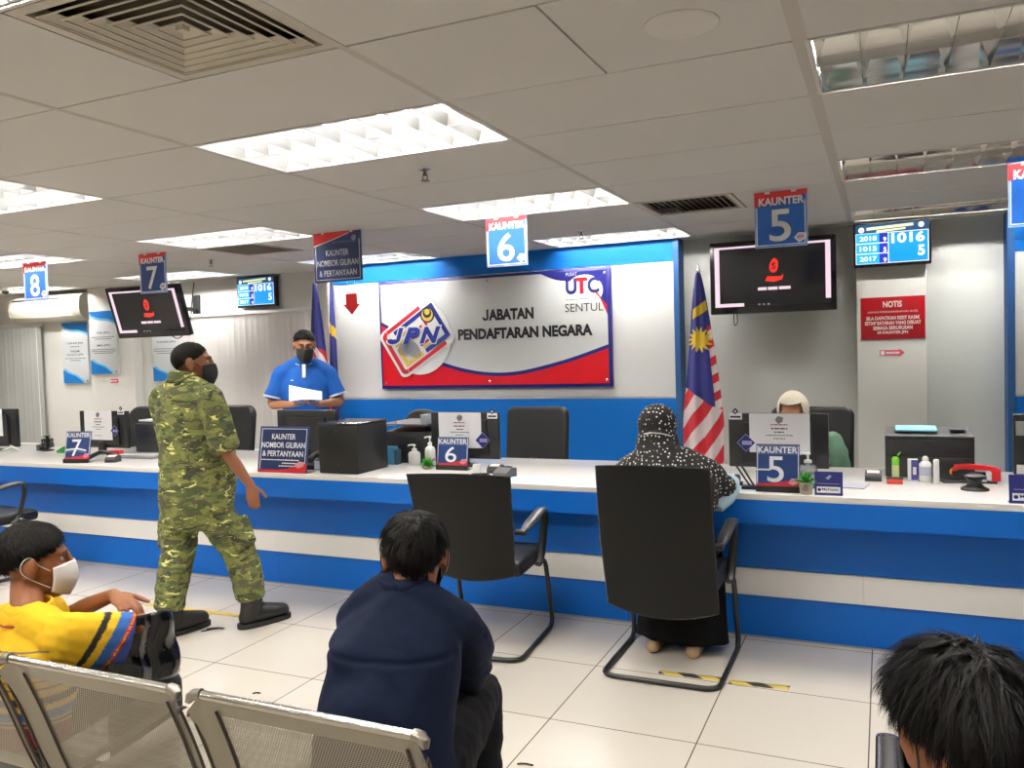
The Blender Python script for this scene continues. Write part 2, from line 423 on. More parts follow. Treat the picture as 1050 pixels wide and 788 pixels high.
# ------------------------------------------------------------------ air diffusers, speaker, sprinklers, dome camera
DMETAL = mat('diffuser_metal', S(196, 188, 172), .5, var=.12, vscale=9)
DDARK = mat('duct_dark', S(70, 62, 50), .9)
def square_ring(mb, ho, hi, zo, zi, t=.003):
    q = []
    for h, z in ((ho, zo), (hi, zi)):
        q.append([(-h, -h, z), (h, -h, z), (h, h, z), (-h, h, z)])
    for k in range(4):
        l = (k+1) % 4; fs = [q[0][k], q[0][l], q[1][l], q[1][k]]
        a = [mb.bm.verts.new(p) for p in fs]; b2 = [mb.bm.verts.new((p[0], p[1], p[2]+t)) for p in fs]
        mb.bm.faces.new(a); mb.bm.faces.new(b2[::-1])
        for i in range(4): mb.bm.faces.new((a[i], b2[i], b2[(i+1) % 4], a[(i+1) % 4]))
def diffuser(x, y, label):
    t = thing('air_diffuser', (x, y, CZ), label, 'air vent', 'square air diffusers in the ceiling')
    h = .288
    fr = MB(); square_ring(fr, h, .255, 0, .001, .004); square_ring(fr, .255, .25, .0, .03, .003); fr.build('frame', DMETAL, t, smooth=False)
    v = MB()
    for k in range(6):
        o = .240-.038*k; square_ring(v, o, o-.006, -.004, -.004, .003); square_ring(v, o-.004, o-.030, -.002, .014, .002)
    v.box(-.012, .012, -.012, .012, .0, .02)
    v.build('vane_rings', DMETAL, t, smooth=False)
    MB().box(-.28, .28, -.28, .28, .07, .074).build('duct', DDARK, t)
    b2 = MB(); b2.box(-.282, -.278, -.28, .28, .004, .07); b2.box(.278, .282, -.28, .28, .004, .07); b2.box(-.28, .28, -.282, -.278, .004, .07); b2.box(-.28, .28, .278, .282, .004, .07); b2.build('duct_wall', DDARK, t)
    return t
diffuser(-1.366-.2915, 1.36+.2925, 'wide square air diffuser nearest the camera, dusty brown rings')
def slot_grille(x, y, label):
    t = thing('air_grille', (x, y, CZ), label, 'air vent', 'slatted return grilles in the ceiling')
    fr = MB(); a, b_ = .286, .288
    fr.box(-a, a, -b_, -b_+.03, -.003, .01); fr.box(-a, a, b_-.03, b_, -.003, .01); fr.box(-a, -a+.03, -b_, b_, -.003, .01); fr.box(a-.03, a, -b_, b_, -.003, .01); fr.build('frame', DMETAL, t)
    for k in range(14):
        yk = -a+.05+k*.0365
        MB().box(-.012, .012, -b_+.03, b_-.03, -.001, .001, mx=Matrix.Translation((yk, 0, .006)) @ Matrix.Rotation(R(40), 4, 'Y')).build('slat', DMETAL, t)
    MB().box(-a, a, -b_, b_, .06, .064).build('duct', DDARK, t)
    return t
g0 = slot_grille(-1.366+.2915, 4.87+.2925, 'slatted return grille in the ceiling near the hanging counter 5 sign')
dup(g0, (-4.864+.2915, 4.87+.2925, CZ), 'slatted return grille in the ceiling beside the lamp by the question counter sign')
sp = thing('ceiling_speaker', (-.485, 2.245, CZ), 'round flush speaker grille with pale rim in a ceiling panel', 'speaker')
MB().lathe([(.078, -.004), (.092, -.006), (.1, -.003), (.1, 0), (.078, 0)], n=40).build('rim', mat('speaker_rim', S(232, 228, 220), .5), sp)
MB().lathe([(.078, -.001), (.05, -.003), (.001, -.004)], n=40).build('grille', mat('speaker_grille', S(112, 105, 92), .7, bump=.5, bscale=600), sp)
def sprinkler(x, y, label):
    t = thing('sprinkler', (x, y, CZ), label, 'sprinkler', 'fire sprinklers under the ceiling')
    MB().lathe([(.028, 0), (.026, -.004), (.012, -.006), (.0115, 0)], n=20).build('escutcheon', CHROME, t)
    b = MB(); b.lathe([(.008, 0), (.008, -.02), (.011, -.022), (.011, -.03), (.006, -.032)], n=12)
    for s_ in (-1, 1): b.tube(fillet([(s_*.008, 0, -.028), (s_*.015, 0, -.038), (s_*.004, 0, -.054)], .006), .0025, 6)
    b.build('body', mat('sprinkler_brass', S(120, 110, 96), .35, .8), t)
    d = MB(); d.lathe([(.001, -.052), (.022, -.053), (.022, -.0555), (.001, -.057)], n=12); d.build('deflector', MATS['sprinkler_brass'], t)
    return t
s0 = sprinkler(-1.95, 3.40, 'fire sprinkler under the ceiling behind the large lamp')
dup(s0, (-2.03, 5.82, CZ), 'fire sprinkler under the ceiling beside the hanging counter 6 sign')
dup(s0, (-5.32, 5.5, CZ), 'fire sprinkler under the ceiling beside the hanging counter 7 sign')
cm = thing('security_camera', (-8.92, 6.1, CZ), 'small white dome camera with dark lens under the ceiling by the air conditioner', 'security camera')
MB().lathe([(.055, 0), (.055, -.02), (.045, -.035), (.001, -.036)], n=24).build('housing', WPLAST, cm)
MB().lathe([(.036, -.03), (.034, -.05), (.02, -.066), (.001, -.07)], n=24).build('lens_dome', mat('lens_black', (.01, .01, .01), .1), cm)

# ------------------------------------------------------------------ the long service counter
ct = thing('service_counter', (0, 0, 0), 'long counter with white top and blue and white striped front', 'counter')
CT, CY = .78, 4.115
XL, XR = -9.7, 2.2
MB().box(XL, XR, CY, 5.10, CT-.03, CT, bev=.002).build('worktop', mat('worktop_white', S(236, 232, 228), .16, coat=.25), ct)
a = MB(); a.box(XL, XR, CY+.002, CY+.03, .632, CT-.03)
a.box(XL, XR, CY+.03, 4.32, .70, CT-.03); a.build('apron', BLUE, ct)
def panel_row(name, z0, z1, y, m):
    q = MB(); x = XL; k = 0
    while x < XR:
        q.box(x+.0004, min(x+1.2, XR)-.0004, y, 4.36, z0, z1, bev=.0004, seg=1); x += 1.2
    q.build(name, m, ct)
panel_row('upper_panel', .366, .72, 4.31, BLUE)
panel_row('white_panel', .224, .362, 4.297, WHITE)
panel_row('lower_panel', .012, .220, 4.31, BLUE)
q = MB().box(XL, XR, 4.325, 4.37, 0, .75); q.build('carcass', mat('counter_carcass', S(60, 66, 80), .7), ct)
MB().box(XL, XR, 4.318, 4.33, 0, .012).build('skirting', mat('counter_skirting', S(190, 186, 178), .4), ct)
for x in (-9.6, -7.2, -4.8, -2.4, 0, 2.1): MB().box(x-.02, x+.02, 4.37, 4.98, 0, CT-.03).build('side_panel', WHITE, ct)
# floor tapes and litter
TAPE = mat('floor_tape_yellow', S(226, 190, 70), .5, var=.2, vscale=14)
HAZ = bpy.data.materials.new('hazard_tape'); HAZ.use_nodes = True
_nt = HAZ.node_tree; _tc = _nt.nodes.new('ShaderNodeTexCoord'); _w = _nt.nodes.new('ShaderNodeTexWave')
_w.bands_direction = 'DIAGONAL'; _w.inputs['Scale'].default_value = 3.6; _rp = _nt.nodes.new('ShaderNodeValToRGB'); _rp.color_ramp.interpolation = 'CONSTANT'
_rp.color_ramp.elements[0].color = S(40, 36, 34); _rp.color_ramp.elements[1].color = S(214, 188, 84); _rp.color_ramp.elements[1].position = .5
_nt.links.new(_tc.outputs['Object'], _w.inputs[0]); _nt.links.new(_w.outputs['Color'], _rp.inputs[0]); _nt.links.new(_rp.outputs[0], _nt.nodes['Principled BSDF'].inputs['Base Color'])
def tape(xa, ya, xb, yb, m, label, wd=.045):
    d = Vector((xb-xa, yb-ya, 0)); L = d.length
    mb = MB(); mb.grid(lambda u, v: Vector((-L/2+L*u+.004*math.sin(v*9+u*31), (v-.5)*wd+.002*math.sin(u*17), .0012+.0004*math.sin(u*40))), 24, 2)
    o = mb.build('floor_tape', m, None, loc=((xa+xb)/2, (ya+yb)/2, 0), rot=(0, 0, math.atan2(d.y, d.x)), solid=.0008)
    return tag(o, label, 'floor tape', 'queue marking tapes on the floor')
tape(-4.20, 3.675, -3.30, 3.70, TAPE, 'plain yellow floor tape under the man in camouflage')
tape(-.965, 3.70, -.683, 3.71, HAZ, 'black and yellow floor tape inside the frame of the occupied chair')
tape(-.645, 3.693, -.39, 3.715, HAZ, 'worn yellow floor tape just outside the frame of the occupied chair')
tape(-2.1, 3.66, -1.88, 3.675, HAZ, 'dark floor tape beneath the empty visitor chair')
def litter(x, y, L, rz, label, m):
    mb = MB(); mb.tube(smoothpts([(-L/2, 0, .003), (0, .004, .004), (L/2, -.002, .003)], 4), .0035, 6)
    return tag(mb.build('litter_scrap', m, None, loc=(x, y, 0), rot=(0, 0, rz)), label, 'litter', 'scraps on the floor')
litter(-2.6, 2.845, .035, .5, 'tiny dark scrap on the tiles in front of the perforated bench', BLACKM)
litter(-1.21, 2.69, .06, .2, 'dark scrap on the tiles beside the seated man in navy', BLACKM)
# ------------------------------------------------------------------ vertical blinds
BLINDW = mat('blind_fabric', S(226, 222, 218), .8, bump=.06, bscale=500)
BLINDG = mat('blind_fabric_grey', S(176, 177, 174), .8, bump=.06, bscale=500)
def blinds(xa, xb, z0, z1, m, label, ang, pitch=.078, seed=1):
    rd = random.Random(seed)
    t = thing('vertical_blind', (xa, 6.80, z0), label, 'blind')
    MB().box(0, xb-xa, -.03, .02, z1-z0, z1-z0+.035, bev=.004).build('head_rail', mat('rail_white', S(226, 224, 222), .4), t)
    s = MB(); n = int((xb-xa)/pitch)
    for k in range(n):
        x = pitch*(k+.5); a = R(ang+rd.uniform(-5, 5)); w = .045
        def fn(u, v, x=x, a=a):
            q = (u-.5)*2*w; bow = .006*(1-(2*u-1)**2)
            return Vector((x+q*math.cos(a)-bow*math.sin(a), q*math.sin(a)+bow*math.cos(a)-.005, (z1-z0)*v))
        s.grid(fn, 4, 1)
    s.build('slats', m, t, normals=False)
    ch = MB(); ch.tube([(xb-xa-.02, -.05, z1-z0), (xb-xa-.02, -.05, .12)], .003, 6); ch.build('pull_cord', WPLAST, t)
    return t
blinds(-7.06, -5.16, .52, 1.975, BLINDW, 'long white vertical blind drawn shut behind the standing clerk', 24, seed=3)
blinds(-10.6, -9.33, .52, 1.975, BLINDG, 'grey vertical blind under the air conditioner', 20, seed=5)

# ------------------------------------------------------------------ air conditioner
ac = thing('air_conditioner', (-9.05, 6.86, 2.02), 'long cream wall air conditioner above the grey blind', 'air conditioner')
prof = [(0, 0), (0, .29), (-.03, .315), (-.17, .305), (-.215, .27), (-.23, .16), (-.215, .07), (-.15, .005), (-.10, 0)]
ACM = mat('ac_cream', S(222, 220, 204), .4)
MB().prism(prof, -.60, .50, axis='x').build('casing', ACM, ac)
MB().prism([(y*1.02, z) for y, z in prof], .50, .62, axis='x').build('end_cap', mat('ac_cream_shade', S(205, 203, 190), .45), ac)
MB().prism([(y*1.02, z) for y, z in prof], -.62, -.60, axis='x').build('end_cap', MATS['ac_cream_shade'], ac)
MB().box(-.55, .3, -.222, -.208, .255, .268).build('intake_slot', DGREY, ac)
q = MB(); q.grid(lambda u, v: Vector((-.58+1.06*u, -.219+.075*v, .062-.056*v)), 1, 3); q.build('outlet_flap', mat('ac_flap', S(232, 228, 214), .4), ac, solid=.006)

# ------------------------------------------------------------------ big wall sign
WS = 6.655
js = thing('wall_sign', (-3.205, WS, 1.182), 'wide framed office name board with diamond emblem on the blue and white partition', 'sign')
HW, HH = 1.14, 1.005                          # half width, full height
MB().box(-HW, HW, -.035, -.001, 0, HH, bev=.003).build('frame', NAVY, js)
pl = MB(); yb = -.037
pl.prism([(-HW+.022, .03), (HW-.03, .03), (HW-.03, HH-.025), (-HW+.022, HH-.025)], yb, -.03, 0)
def arc_pts(n=28):                            # top edge of the red swoosh
    P = smoothpts([(-HW+.022, 0, .60), (-.98, 0, .52), (-.62, 0, .27), (-.20, 0, .135), (.22, 0, .108), (.70, 0, .20), (HW-.03, 0, .325)], 8)
    return [(p.x, p.z) for p in P]
A = arc_pts()
pl.prism([(-HW+.022, .03)]+[(x, z+.0) for x, z in A][0:0]+[(HW-.03, .03)]+[(x, z+.032) for x, z in A[::-1]], yb-.001, -.03, 1)
pl.prism([(-HW+.022, .03), (HW-.03, .03)]+[(x, z) for x, z in A[::-1]], yb-.002, -.03, 2)
C_ = smoothpts([(.52, 0, HH-.025), (.66, 0, HH-.085), (.86, 0, HH-.12), (1.02, 0, HH-.20), (HW-.03, 0, HH-.40)], 6)
pl.prism([(p.x, p.z) for p in C_]+[(HW-.03, HH-.025)], yb-.001, -.03, 1)
pl.build('face_panel', [mat('sign_panel_white', S(224, 226, 224), .15, coat=.4), NAVY, RED], js, smooth=False)
tx = MB()
tx.letter_j(-.055, .60, .10, .062, yb-.001, 0, .02); tx.text('ABATAN', .225, .60, .10, yb-.001, 0, w=.435, bold=.05)
tx.build('lettering', mat('letter_black', S(24, 24, 28), .4), js, smooth=False)
tx = MB(); tx.text('PENDAFTARAN NEGARA', .335, .435, .10, yb-.001, 0, w=1.28, bold=.05)
tx.build('lettering', MATS['letter_black'], js, smooth=False)
lg = MB()
lg.prism(circ(.91, .815, .165, rz=.135), yb-.0016, -.034, 4)
lg.text('UTC', .895, .79, .135, yb-.0025, 0, w=.30, bold=.035)
lg.text('T', .885, .79, .137, yb-.0035, 1, w=.10, bold=.035)
lg.prism([(1.0, .80), (1.03, .79), (1.105, .62), (1.105, .69)], yb-.004, -.034, 1)
lg.text('PUSAT', .80, .945, .03, yb-.003, 3, w=.10, bold=.02)
lg.prism([(.74, .742), (1.05, .748), (1.05, .751), (.74, .745)], yb-.003, -.034, 2)
lg.text('SENTUL', .905, .64, .07, yb-.003, 2, w=.34)
lg.build('corner_logo', [NAVY, RED, DGREY, mat('logo_grey', S(160, 165, 185), .4), MATS['sign_panel_white']], js, smooth=False)
# emblem: white disc and tilted rounded rectangle
em = MB()
ex, ez, ye = -.735, .475, -.040
em.prism(circ(ex+.02, ez-.0, .34, 48, rz=.345), ye-.006, -.036, 0)
T = R(32); AX, AZ = .90, .66
def rot2(P, a, cx, cz): return [(cx+x*AX*math.cos(a)-z*AZ*math.sin(a), cz+x*AX*math.sin(a)+z*AZ*math.cos(a)) for x, z in P]
em.prism(rot2(rrect(-.375, .375, -.375, .375, .08, 6), T, ex, ez), ye-.010, -.038, 0)
def band(h, w, r, a, b, y, m):
    P = rrect(-h, h, -h, h, r, 8); Q = rrect(-h+w, h-w, -h+w*1.3, h-w*1.3, max(.004, r-w), 8)
    N = len(P); i0, i1 = int(a*N), int(b*N)
    for i in range(i0, i1):
        k, l = i % N, (i+1) % N
        em.prism(rot2([P[k], P[l], Q[l], Q[k]], T, ex, ez), y, -.040, m)
def bar(x0, x1, z0, z1, y, m): em.prism(rot2([(x0, z0), (x1, z0), (x1, z1), (x0, z1)], T, ex, ez), y, -.040, m)
band(.345, .046, .07, .26, .74, ye-.012, 1)
bar(-.27, .20, .292, .345, ye-.0122, 1); bar(-.27, .26, -.345, -.292, ye-.0122, 1)
bar(.30, .345, -.27, .27, ye-.0137, 2); bar(-.20, .30, .215, .272, ye-.0139, 2); bar(.02, .30, -.272, -.215, ye-.0139, 2)
bar(-.26, .0, .13, .175, ye-.0135, 3); bar(-.26, -.12, .06, .10, ye-.0135, 3); bar(-.262, -.215, -.25, .03, ye-.0135, 3); bar(-.262, -.02, -.262, -.21, ye-.0137, 3)
bar(-.04, .12, .075, .105, ye-.0135, 1); bar(.16, .185, -.05, .14, ye-.0135, 1); bar(.0, .17, -.15, -.12, ye-.0135, 1); bar(.02, .18, -.20, -.175, ye-.0135, 3)
bx_, bz_ = ex+.125, ez+.205
em.prism(circ(bx_, bz_, .074, 30), ye-.0150, -.04, 5)
em.prism(circ(bx_, bz_, .060, 30), ye-.0155, -.04, 3)
em.prism(circ(bx_, bz_+.016, .044, 30), ye-.0160, -.04, 5)
em.prism(circ(bx_, bz_+.026, .028, 30), ye-.0165, -.04, 3)
for k in range(8):                            # finger-print arcs
    r = .016+.015*k
    P = [(ex-.085+r*math.cos(R(a))*1.0, ez-.155+r*1.05*math.sin(R(a))) for a in range(int(-40+k*4), int(210-k*5), 12)]
    em.tube([(x, ye-.0145, z) for x, z in P], .0032, 4, m=6)
em.letter_j(ex-.345, ez-.067, .175, .172, ye-.0175, 0, .072, .35); em.text('P', ex-.05, ez-.067, .175, ye-.0175, 0, w=.215, bold=.10, ital=.35); em.text('N', ex+.15, ez-.067, .175, ye-.0175, 0, w=.26, bold=.10, ital=.35)
em.letter_j(ex-.325, ez-.055, .150, .14, ye-.019, 2, .045, .35); em.text('P', ex-.05, ez-.055, .150, ye-.019, 2, w=.185, bold=.05, ital=.35); em.text('N', ex+.15, ez-.055, .150, ye-.019, 2, w=.225, bold=.05, ital=.35)
em.build('emblem', [mat('emblem_white', S(240, 240, 238), .3), mat('emblem_red', S(196, 40, 52), .35), mat('emblem_blue', S(34, 50, 140), .35), mat('emblem_yellow', S(224, 196, 90), .4), BLACK, mat('emblem_black', S(30, 30, 40), .4), mat('emblem_grey', S(120, 125, 140), .5)], js, smooth=False)
for x in (-1.09, 0, 1.09):
    for z in (.06, HH-.05): MB().lathe([(.010, -.0355), (.012, -.040), (.007, -.044), (.001, -.044)], c=(x, 0, z), n=10, axis='y', ).build('fixing_screw', CHROME, js)

# ------------------------------------------------------------------ screens
TVBLK = mat('tv_bezel', S(16, 14, 15), .25)
SCR = mat('screen_black', (.004, .004, .005, 1), .12, emit=(.01, .01, .012), es=.6)
PINKW = glow('screen_pinkish_white', (.93, .72, .84), .85)
SRED_G = glow('screen_red', (.9, .03, .02), 1.0)
SGREY_G = glow('screen_grey', (.5, .5, .52), .5)
def tv(w, h, label, loc, rz=0, rx=0, roll=0):
    t = thing('television', loc, label, 'television', rz=rz); t.rotation_euler = (rx, roll, rz)
    MB().box(-w/2, w/2, -.035, .03, 0, h, bev=.008).build('casing', TVBLK, t)
    MB().box(-w*.3, w*.3, .03, .06, h*.2, h*.8, bev=.01).build('rear_cover', BLACKM, t)
    sw, z0, z1 = w/2-.038, .055, h-.040; y = -.0358
    s = MB()
    s.box(-sw, sw, y-.001, y+.002, z0, z1, 0)
    e = .036*w/.92
    s.box(-sw, -sw+e, y-.0018, y, z0+.02, z1, 1); s.box(sw-e, sw, y-.0018, y, z0+.035, z1, 1); s.box(-sw, sw, y-.0018, y, z1-.016, z1, 1)
    s.box(-sw, -sw+.22, y-.0018, y, z0, z0+.026, 1)
    for k in range(3): s.box(-.10+k*.035, -.085+k*.035, y-.0018, y, z0+.006, z0+.016, 3)
    cx, cz = .02, h*.62
    P = smoothpts([(cx-.028, 0, cz-.03), (cx-.030, 0, cz+.02), (cx, 0, cz+.065), (cx+.03, 0, cz+.04), (cx+.026, 0, cz-.02), (cx, 0, cz-.045)], 5, True)
    s.prism([(p.x, p.z) for p in P], y-.0018, y, 2)
    s.text('S', cx, cz-.018, .05, y-.002, 0, bold=.03)
    Q = [(cx-.065, cz-.105), (cx-.05, cz-.07), (cx+.05, cz-.075), (cx+.07, cz-.055), (cx+.06, cz-.10), (cx, cz-.115)]
    s.prism(Q, y-.0018, y, 2)
    for x0, x1 in ((-.12, -.055), (-.045, .025), (.035, .12)): s.box(cx+x0, cx+x1, y-.0018, y, cz-.175, cz-.152, 1)
    s.build('screen', [SCR, PINKW, SRED_G, SGREY_G], t, smooth=False)
    return t
tv5 = tv(.925, .56, 'large black television showing a red logo, on grey wall beside the notice pillar', (-.775, 6.62, 1.742))
MB().box(-.2, .2, .06, .20, .2, .4, bev=.005).build('wall_bracket', BLACKM, tv5)
MB().tube(smoothpts([(-.30, .05, .02), (-.30, .07, -.07), (-.29, .06, -.085), (-.275, .07, -.06), (-.28, .08, .02)], 5), .004, 6).build('cable', BLACKM, tv5)
tv7 = tv(.88, .51, 'tilted black television on a wall arm behind the hanging counter 7 sign', (-6.50, 5.95, 1.757), rz=R(4), rx=R(17))
ar = MB()
ar.box(-.1, .1, .06, .09, .14, .34, bev=.004); ar.build('mount_plate', BLACKM, tv7)
br = thing('tv_wall_arm', (-6.86, 6.86, 2.03), 'black folding wall arm holding the tilted television', 'wall bracket')
b_ = MB(); b_.box(-.05, .05, -.02, -.001, -.15, .19, bev=.004); b_.build('wall_plate', BLACKM, br)
MB().tube([(0, -.02, .03), (.02, -.45, .04)], .022, 8).build('arm', BLACKM, br); MB().tube([(.02, -.45, .04), (.22, -.80, -.02)], .020, 8).build('arm', BLACKM, br)
MB().tube(smoothpts([(.0, -.03, .33), (-.02, -.05, .15), (-.02, -.1, -.1), (-.1, -.2, -.28), (-.05, -.5, -.12)], 6), .006, 6).build('cable', BLACKM, br)

QB = glow('queue_blue', (.0, .29, .86), 1.0); QC = glow('queue_cyan', (.0, .42, .80), 1.0); QD = glow('queue_dark_blue', (.01, .02, .42), 1.0)
QW = glow('queue_white', (.95, .97, 1), 1.0); QN = glow('queue_navy', (.01, .06, .16), .8); QY = glow('queue_yellow', (.75, .85, .5), .9)
def queue(loc, label, rz=0):
    w, h = .506, .318
    t = thing('queue_display', loc, label, 'queue display', rz=rz)
    MB().box(-w/2, w/2, -.03, .03, 0, h, bev=.006).build('casing', TVBLK, t)
    y = -.0308; s = MB()
    s.box(-w/2+.014, w/2-.014, y, y+.002, .018, h-.012, 4)
    s.prism([(-w/2+.014, h-.045), (w/2-.014, h-.05), (w/2-.014, h-.012), (-w/2+.014, h-.012)], y-.0004, y, 4)
    s.prism([(-.165, h-.055), (.14, h-.042), (.14, h-.022), (-.165, h-.034)], y-.0006, y, 5)
    s.prism([(-.10, h-.075), (.09, h-.062), (.09, h-.05), (-.10, h-.058)], y-.0007, y, 5)
    s.prism(circ(-.20, h-.05, .02, 14), y-.0007, y, 3); s.prism(circ(.19, h-.038, .019, 14), y-.0007, y, 3)
    z0, z1 = .022, h-.075
    s.box(-w/2+.014, w/2-.016, y-.0008, y, z0, z1, 3)
    xm = -.02; e = .005
    rh = (z1-z0)/3
    for k in range(3):
        a, b = z0+rh*k+e*.6, z0+rh*(k+1)-e*.6
        s.box(-w/2+.018, -.082, y-.0012, y, a, b, 1); s.box(-.082, xm-e, y-.0012, y, a, b, 2)
        s.text(('2017', '1015', '2018')[k], -.155, (a+b)/2-.018, .036, y-.0016, 3, w=.115, bold=.035)
        s.text(('9', '5', '9')[k], -.045, a+.004, .034, y-.0016, 3, bold=.03)
    s.box(xm, w/2-.021, y-.0012, y, z0+e, z1-e, 0)
    s.text('1016', .105, z0+.138, .074, y-.0016, 3, w=.215, bold=.035)
    s.text('5', .19, z0+.040, .074, y-.0016, 3, bold=.035)
    s.build('screen', [QB, QC, QD, QW, QN, QY], t, smooth=False)
    MB().box(-.08, .08, .03, .045, .05, .25, bev=.003).build('rear_mount', BLACKM, t)
    return t
q5 = queue((.063, 6.575, 2.036), 'blue queue number screen above the red notice on the pillar')
q7 = dup(q5, (-5.965, 6.81, 2.046), 'blue queue number screen above the white blind')

# ------------------------------------------------------------------ notices and posters
nt_ = thing('notice_board', (.063, 6.62, 1.509), 'red notice plate with white capitals on the grey pillar', 'notice')
MB().box(-.213, .213, -.006, -.0005, 0, .308, bev=.001).build('plate', mat('notice_red', S(178, 24, 34), .25), nt_)
x = MB(); yy = -.0065
x.text('NOTIS', 0, .232, .046, yy, 0, w=.125, bold=.035)
x.text('(ARAHAN PERBENDAHARAAN NO. 60 (C))', 0, .190, .017, yy, 0, w=.33, bold=.01)
for k, (s_, w_) in enumerate((('SILA DAPATKAN RESIT RASMI', .35), ('SETIAP BAYARAN YANG DIBUAT', .37), ('SEMASA BERURUSAN', .26), ('DI KAUNTER JPN', .20))):
    x.text(s_, 0, .142-.036*k, .027, yy, 0, w=w_, bold=.035)
x.build('lettering', mat('notice_letter', S(240, 214, 212), .5), nt_, smooth=False)
PINK = mat('sticker_pink', S(226, 90, 110), .5)
def arrow_sticker(loc, w, h, label, head=True):
    t = thing('arrow_sticker', loc, label, 'sticker')
    P = [(-w/2, -h*.35), (w*.28, -h*.35), (w*.28, -h/2), (w/2, 0), (w*.28, h/2), (w*.28, h*.35), (-w/2, h*.35)] if head else rrect(-w/2, w/2, -h/2, h/2, h*.25)
    m = MB(); m.prism(P, -.002, -.0003, 0); m.box(-w*.46, -w*.30, -.0026, -.001, -h*.25, h*.25, 1); m.box(-w*.24, w*.30, -.0026, -.001, -h*.12, h*.12, 1)
    m.build('decal', [PINK, SWHITE], t, smooth=False); return t
arrow_sticker((.058, 6.62, 1.41), .165, .06, 'small pink arrow sticker under the red notice')
arrow_sticker((-8.05, 6.74, 1.30), .13, .045, 'small red sticker below the poster on the white pillar', False)
def blur_line(m, u, v, h, w, y, mi, seed=None):
    rd = random.Random(seed if seed is not None else int(v*9973+w*7919)); x = u-w/2
    while x < u+w/2-.004:
        L = min(rd.uniform(.5, 1.4)*h*3, u+w/2-x); m.box(x, x+L, y-.0012, y, v, v+h, mi); x += L+h*.6
PBL = mat('poster_blue', S(12, 120, 204), .35); PLB = mat('poster_light_blue', S(120, 196, 236), .35); PWH = mat('poster_white', S(226, 230, 234), .3)
def poster(loc, w, h, label, lines):
    t = thing('wall_poster', loc, label, 'poster', 'tall white and blue posters')
    MB().box(-w/2, w/2, -.022, -.001, 0, h, bev=.001).build('board', PWH, t)
    m = MB(); y = -.0225
    top = smoothpts([(-w/2, 0, h), (-w*.36, 0, h*.93), (-w*.1, 0, h*.89), (w*.2, 0, h*.875), (w/2, 0, h*.82)], 6)
    m.prism([(p.x, p.z-.028 if p.x > -w*.49 else p.z) for p in top]+[(w/2, h)], y, -.02, 1); m.prism([(p.x, p.z) for p in top]+[(w/2, h)], y-.0006, -.02, 0)
    bot = smoothpts([(-w/2, 0, h*.23), (-w*.3, 0, h*.165), (0, 0, h*.11), (w*.22, 0, h*.03), (w*.3, 0, 0)], 6)
    m.prism([(-w/2, 0)]+[(p.x+.03, max(0, p.z+.014)) for p in bot[::-1]], y, -.02, 1); m.prism([(-w/2, 0)]+[(p.x, max(0, p.z)) for p in bot[::-1]], y-.0006, -.02, 0)
    for st, z, hh, ww in lines:
        if hh > .03: m.text(st, 0, z*h, hh*h, y-.001, 2, w=ww*w, bold=.01)
        else: blur_line(m, 0, z*h, .008, ww*w, y, 3)
    m.prism(circ(w*.42, h*.03, .012, 12), y-.001, -.02, 3)
    m.build('print', [PBL, PLB, INK, GINK], t, smooth=False)
    return t
poster((-8.80, 6.86, 1.279), .44, .72, 'blue and white poster partly behind the white pillar', [('LOKASI JPN', .64, .036, .62), ('ooooo oooo', .60, .018, .36), ('PIAGAM', .51, .036, .34), ('KUALITI JPN', .45, .036, .62), ('ooooooo oooooo ooooo oooo', .405, .018, .8), ('oooo ooooo', .37, .018, .4)])
poster((-8.17, 6.74, 1.385), .44, .72, 'blue and white poster on the front of the white pillar', [('VISI JPN', .63, .04, .46), ('oooooo ooooo oooo oo oooo', .58, .018, .85), ('oo ooooo oooooo', .55, .018, .6), ('MISI JPN', .43, .04, .46), ('ooooo oooo ooooo oooo ooo', .385, .018, .88), ('oooo oooooo oooo ooo ooooo', .355, .018, .88), ('oo ooooo oooooo ooo', .325, .018, .7)])
poster((-7.32, 6.86, 1.284), .44, .72, 'blue and white poster below the tilted television', [('FUNGSI JPN', .59, .036, .62), ('ooooo oooo ooooo oooo ooo', .50, .018, .88), ('oooo oooooo oooo ooo ooooo', .465, .018, .88), ('oo ooooo oooooo ooo', .43, .018, .7)])

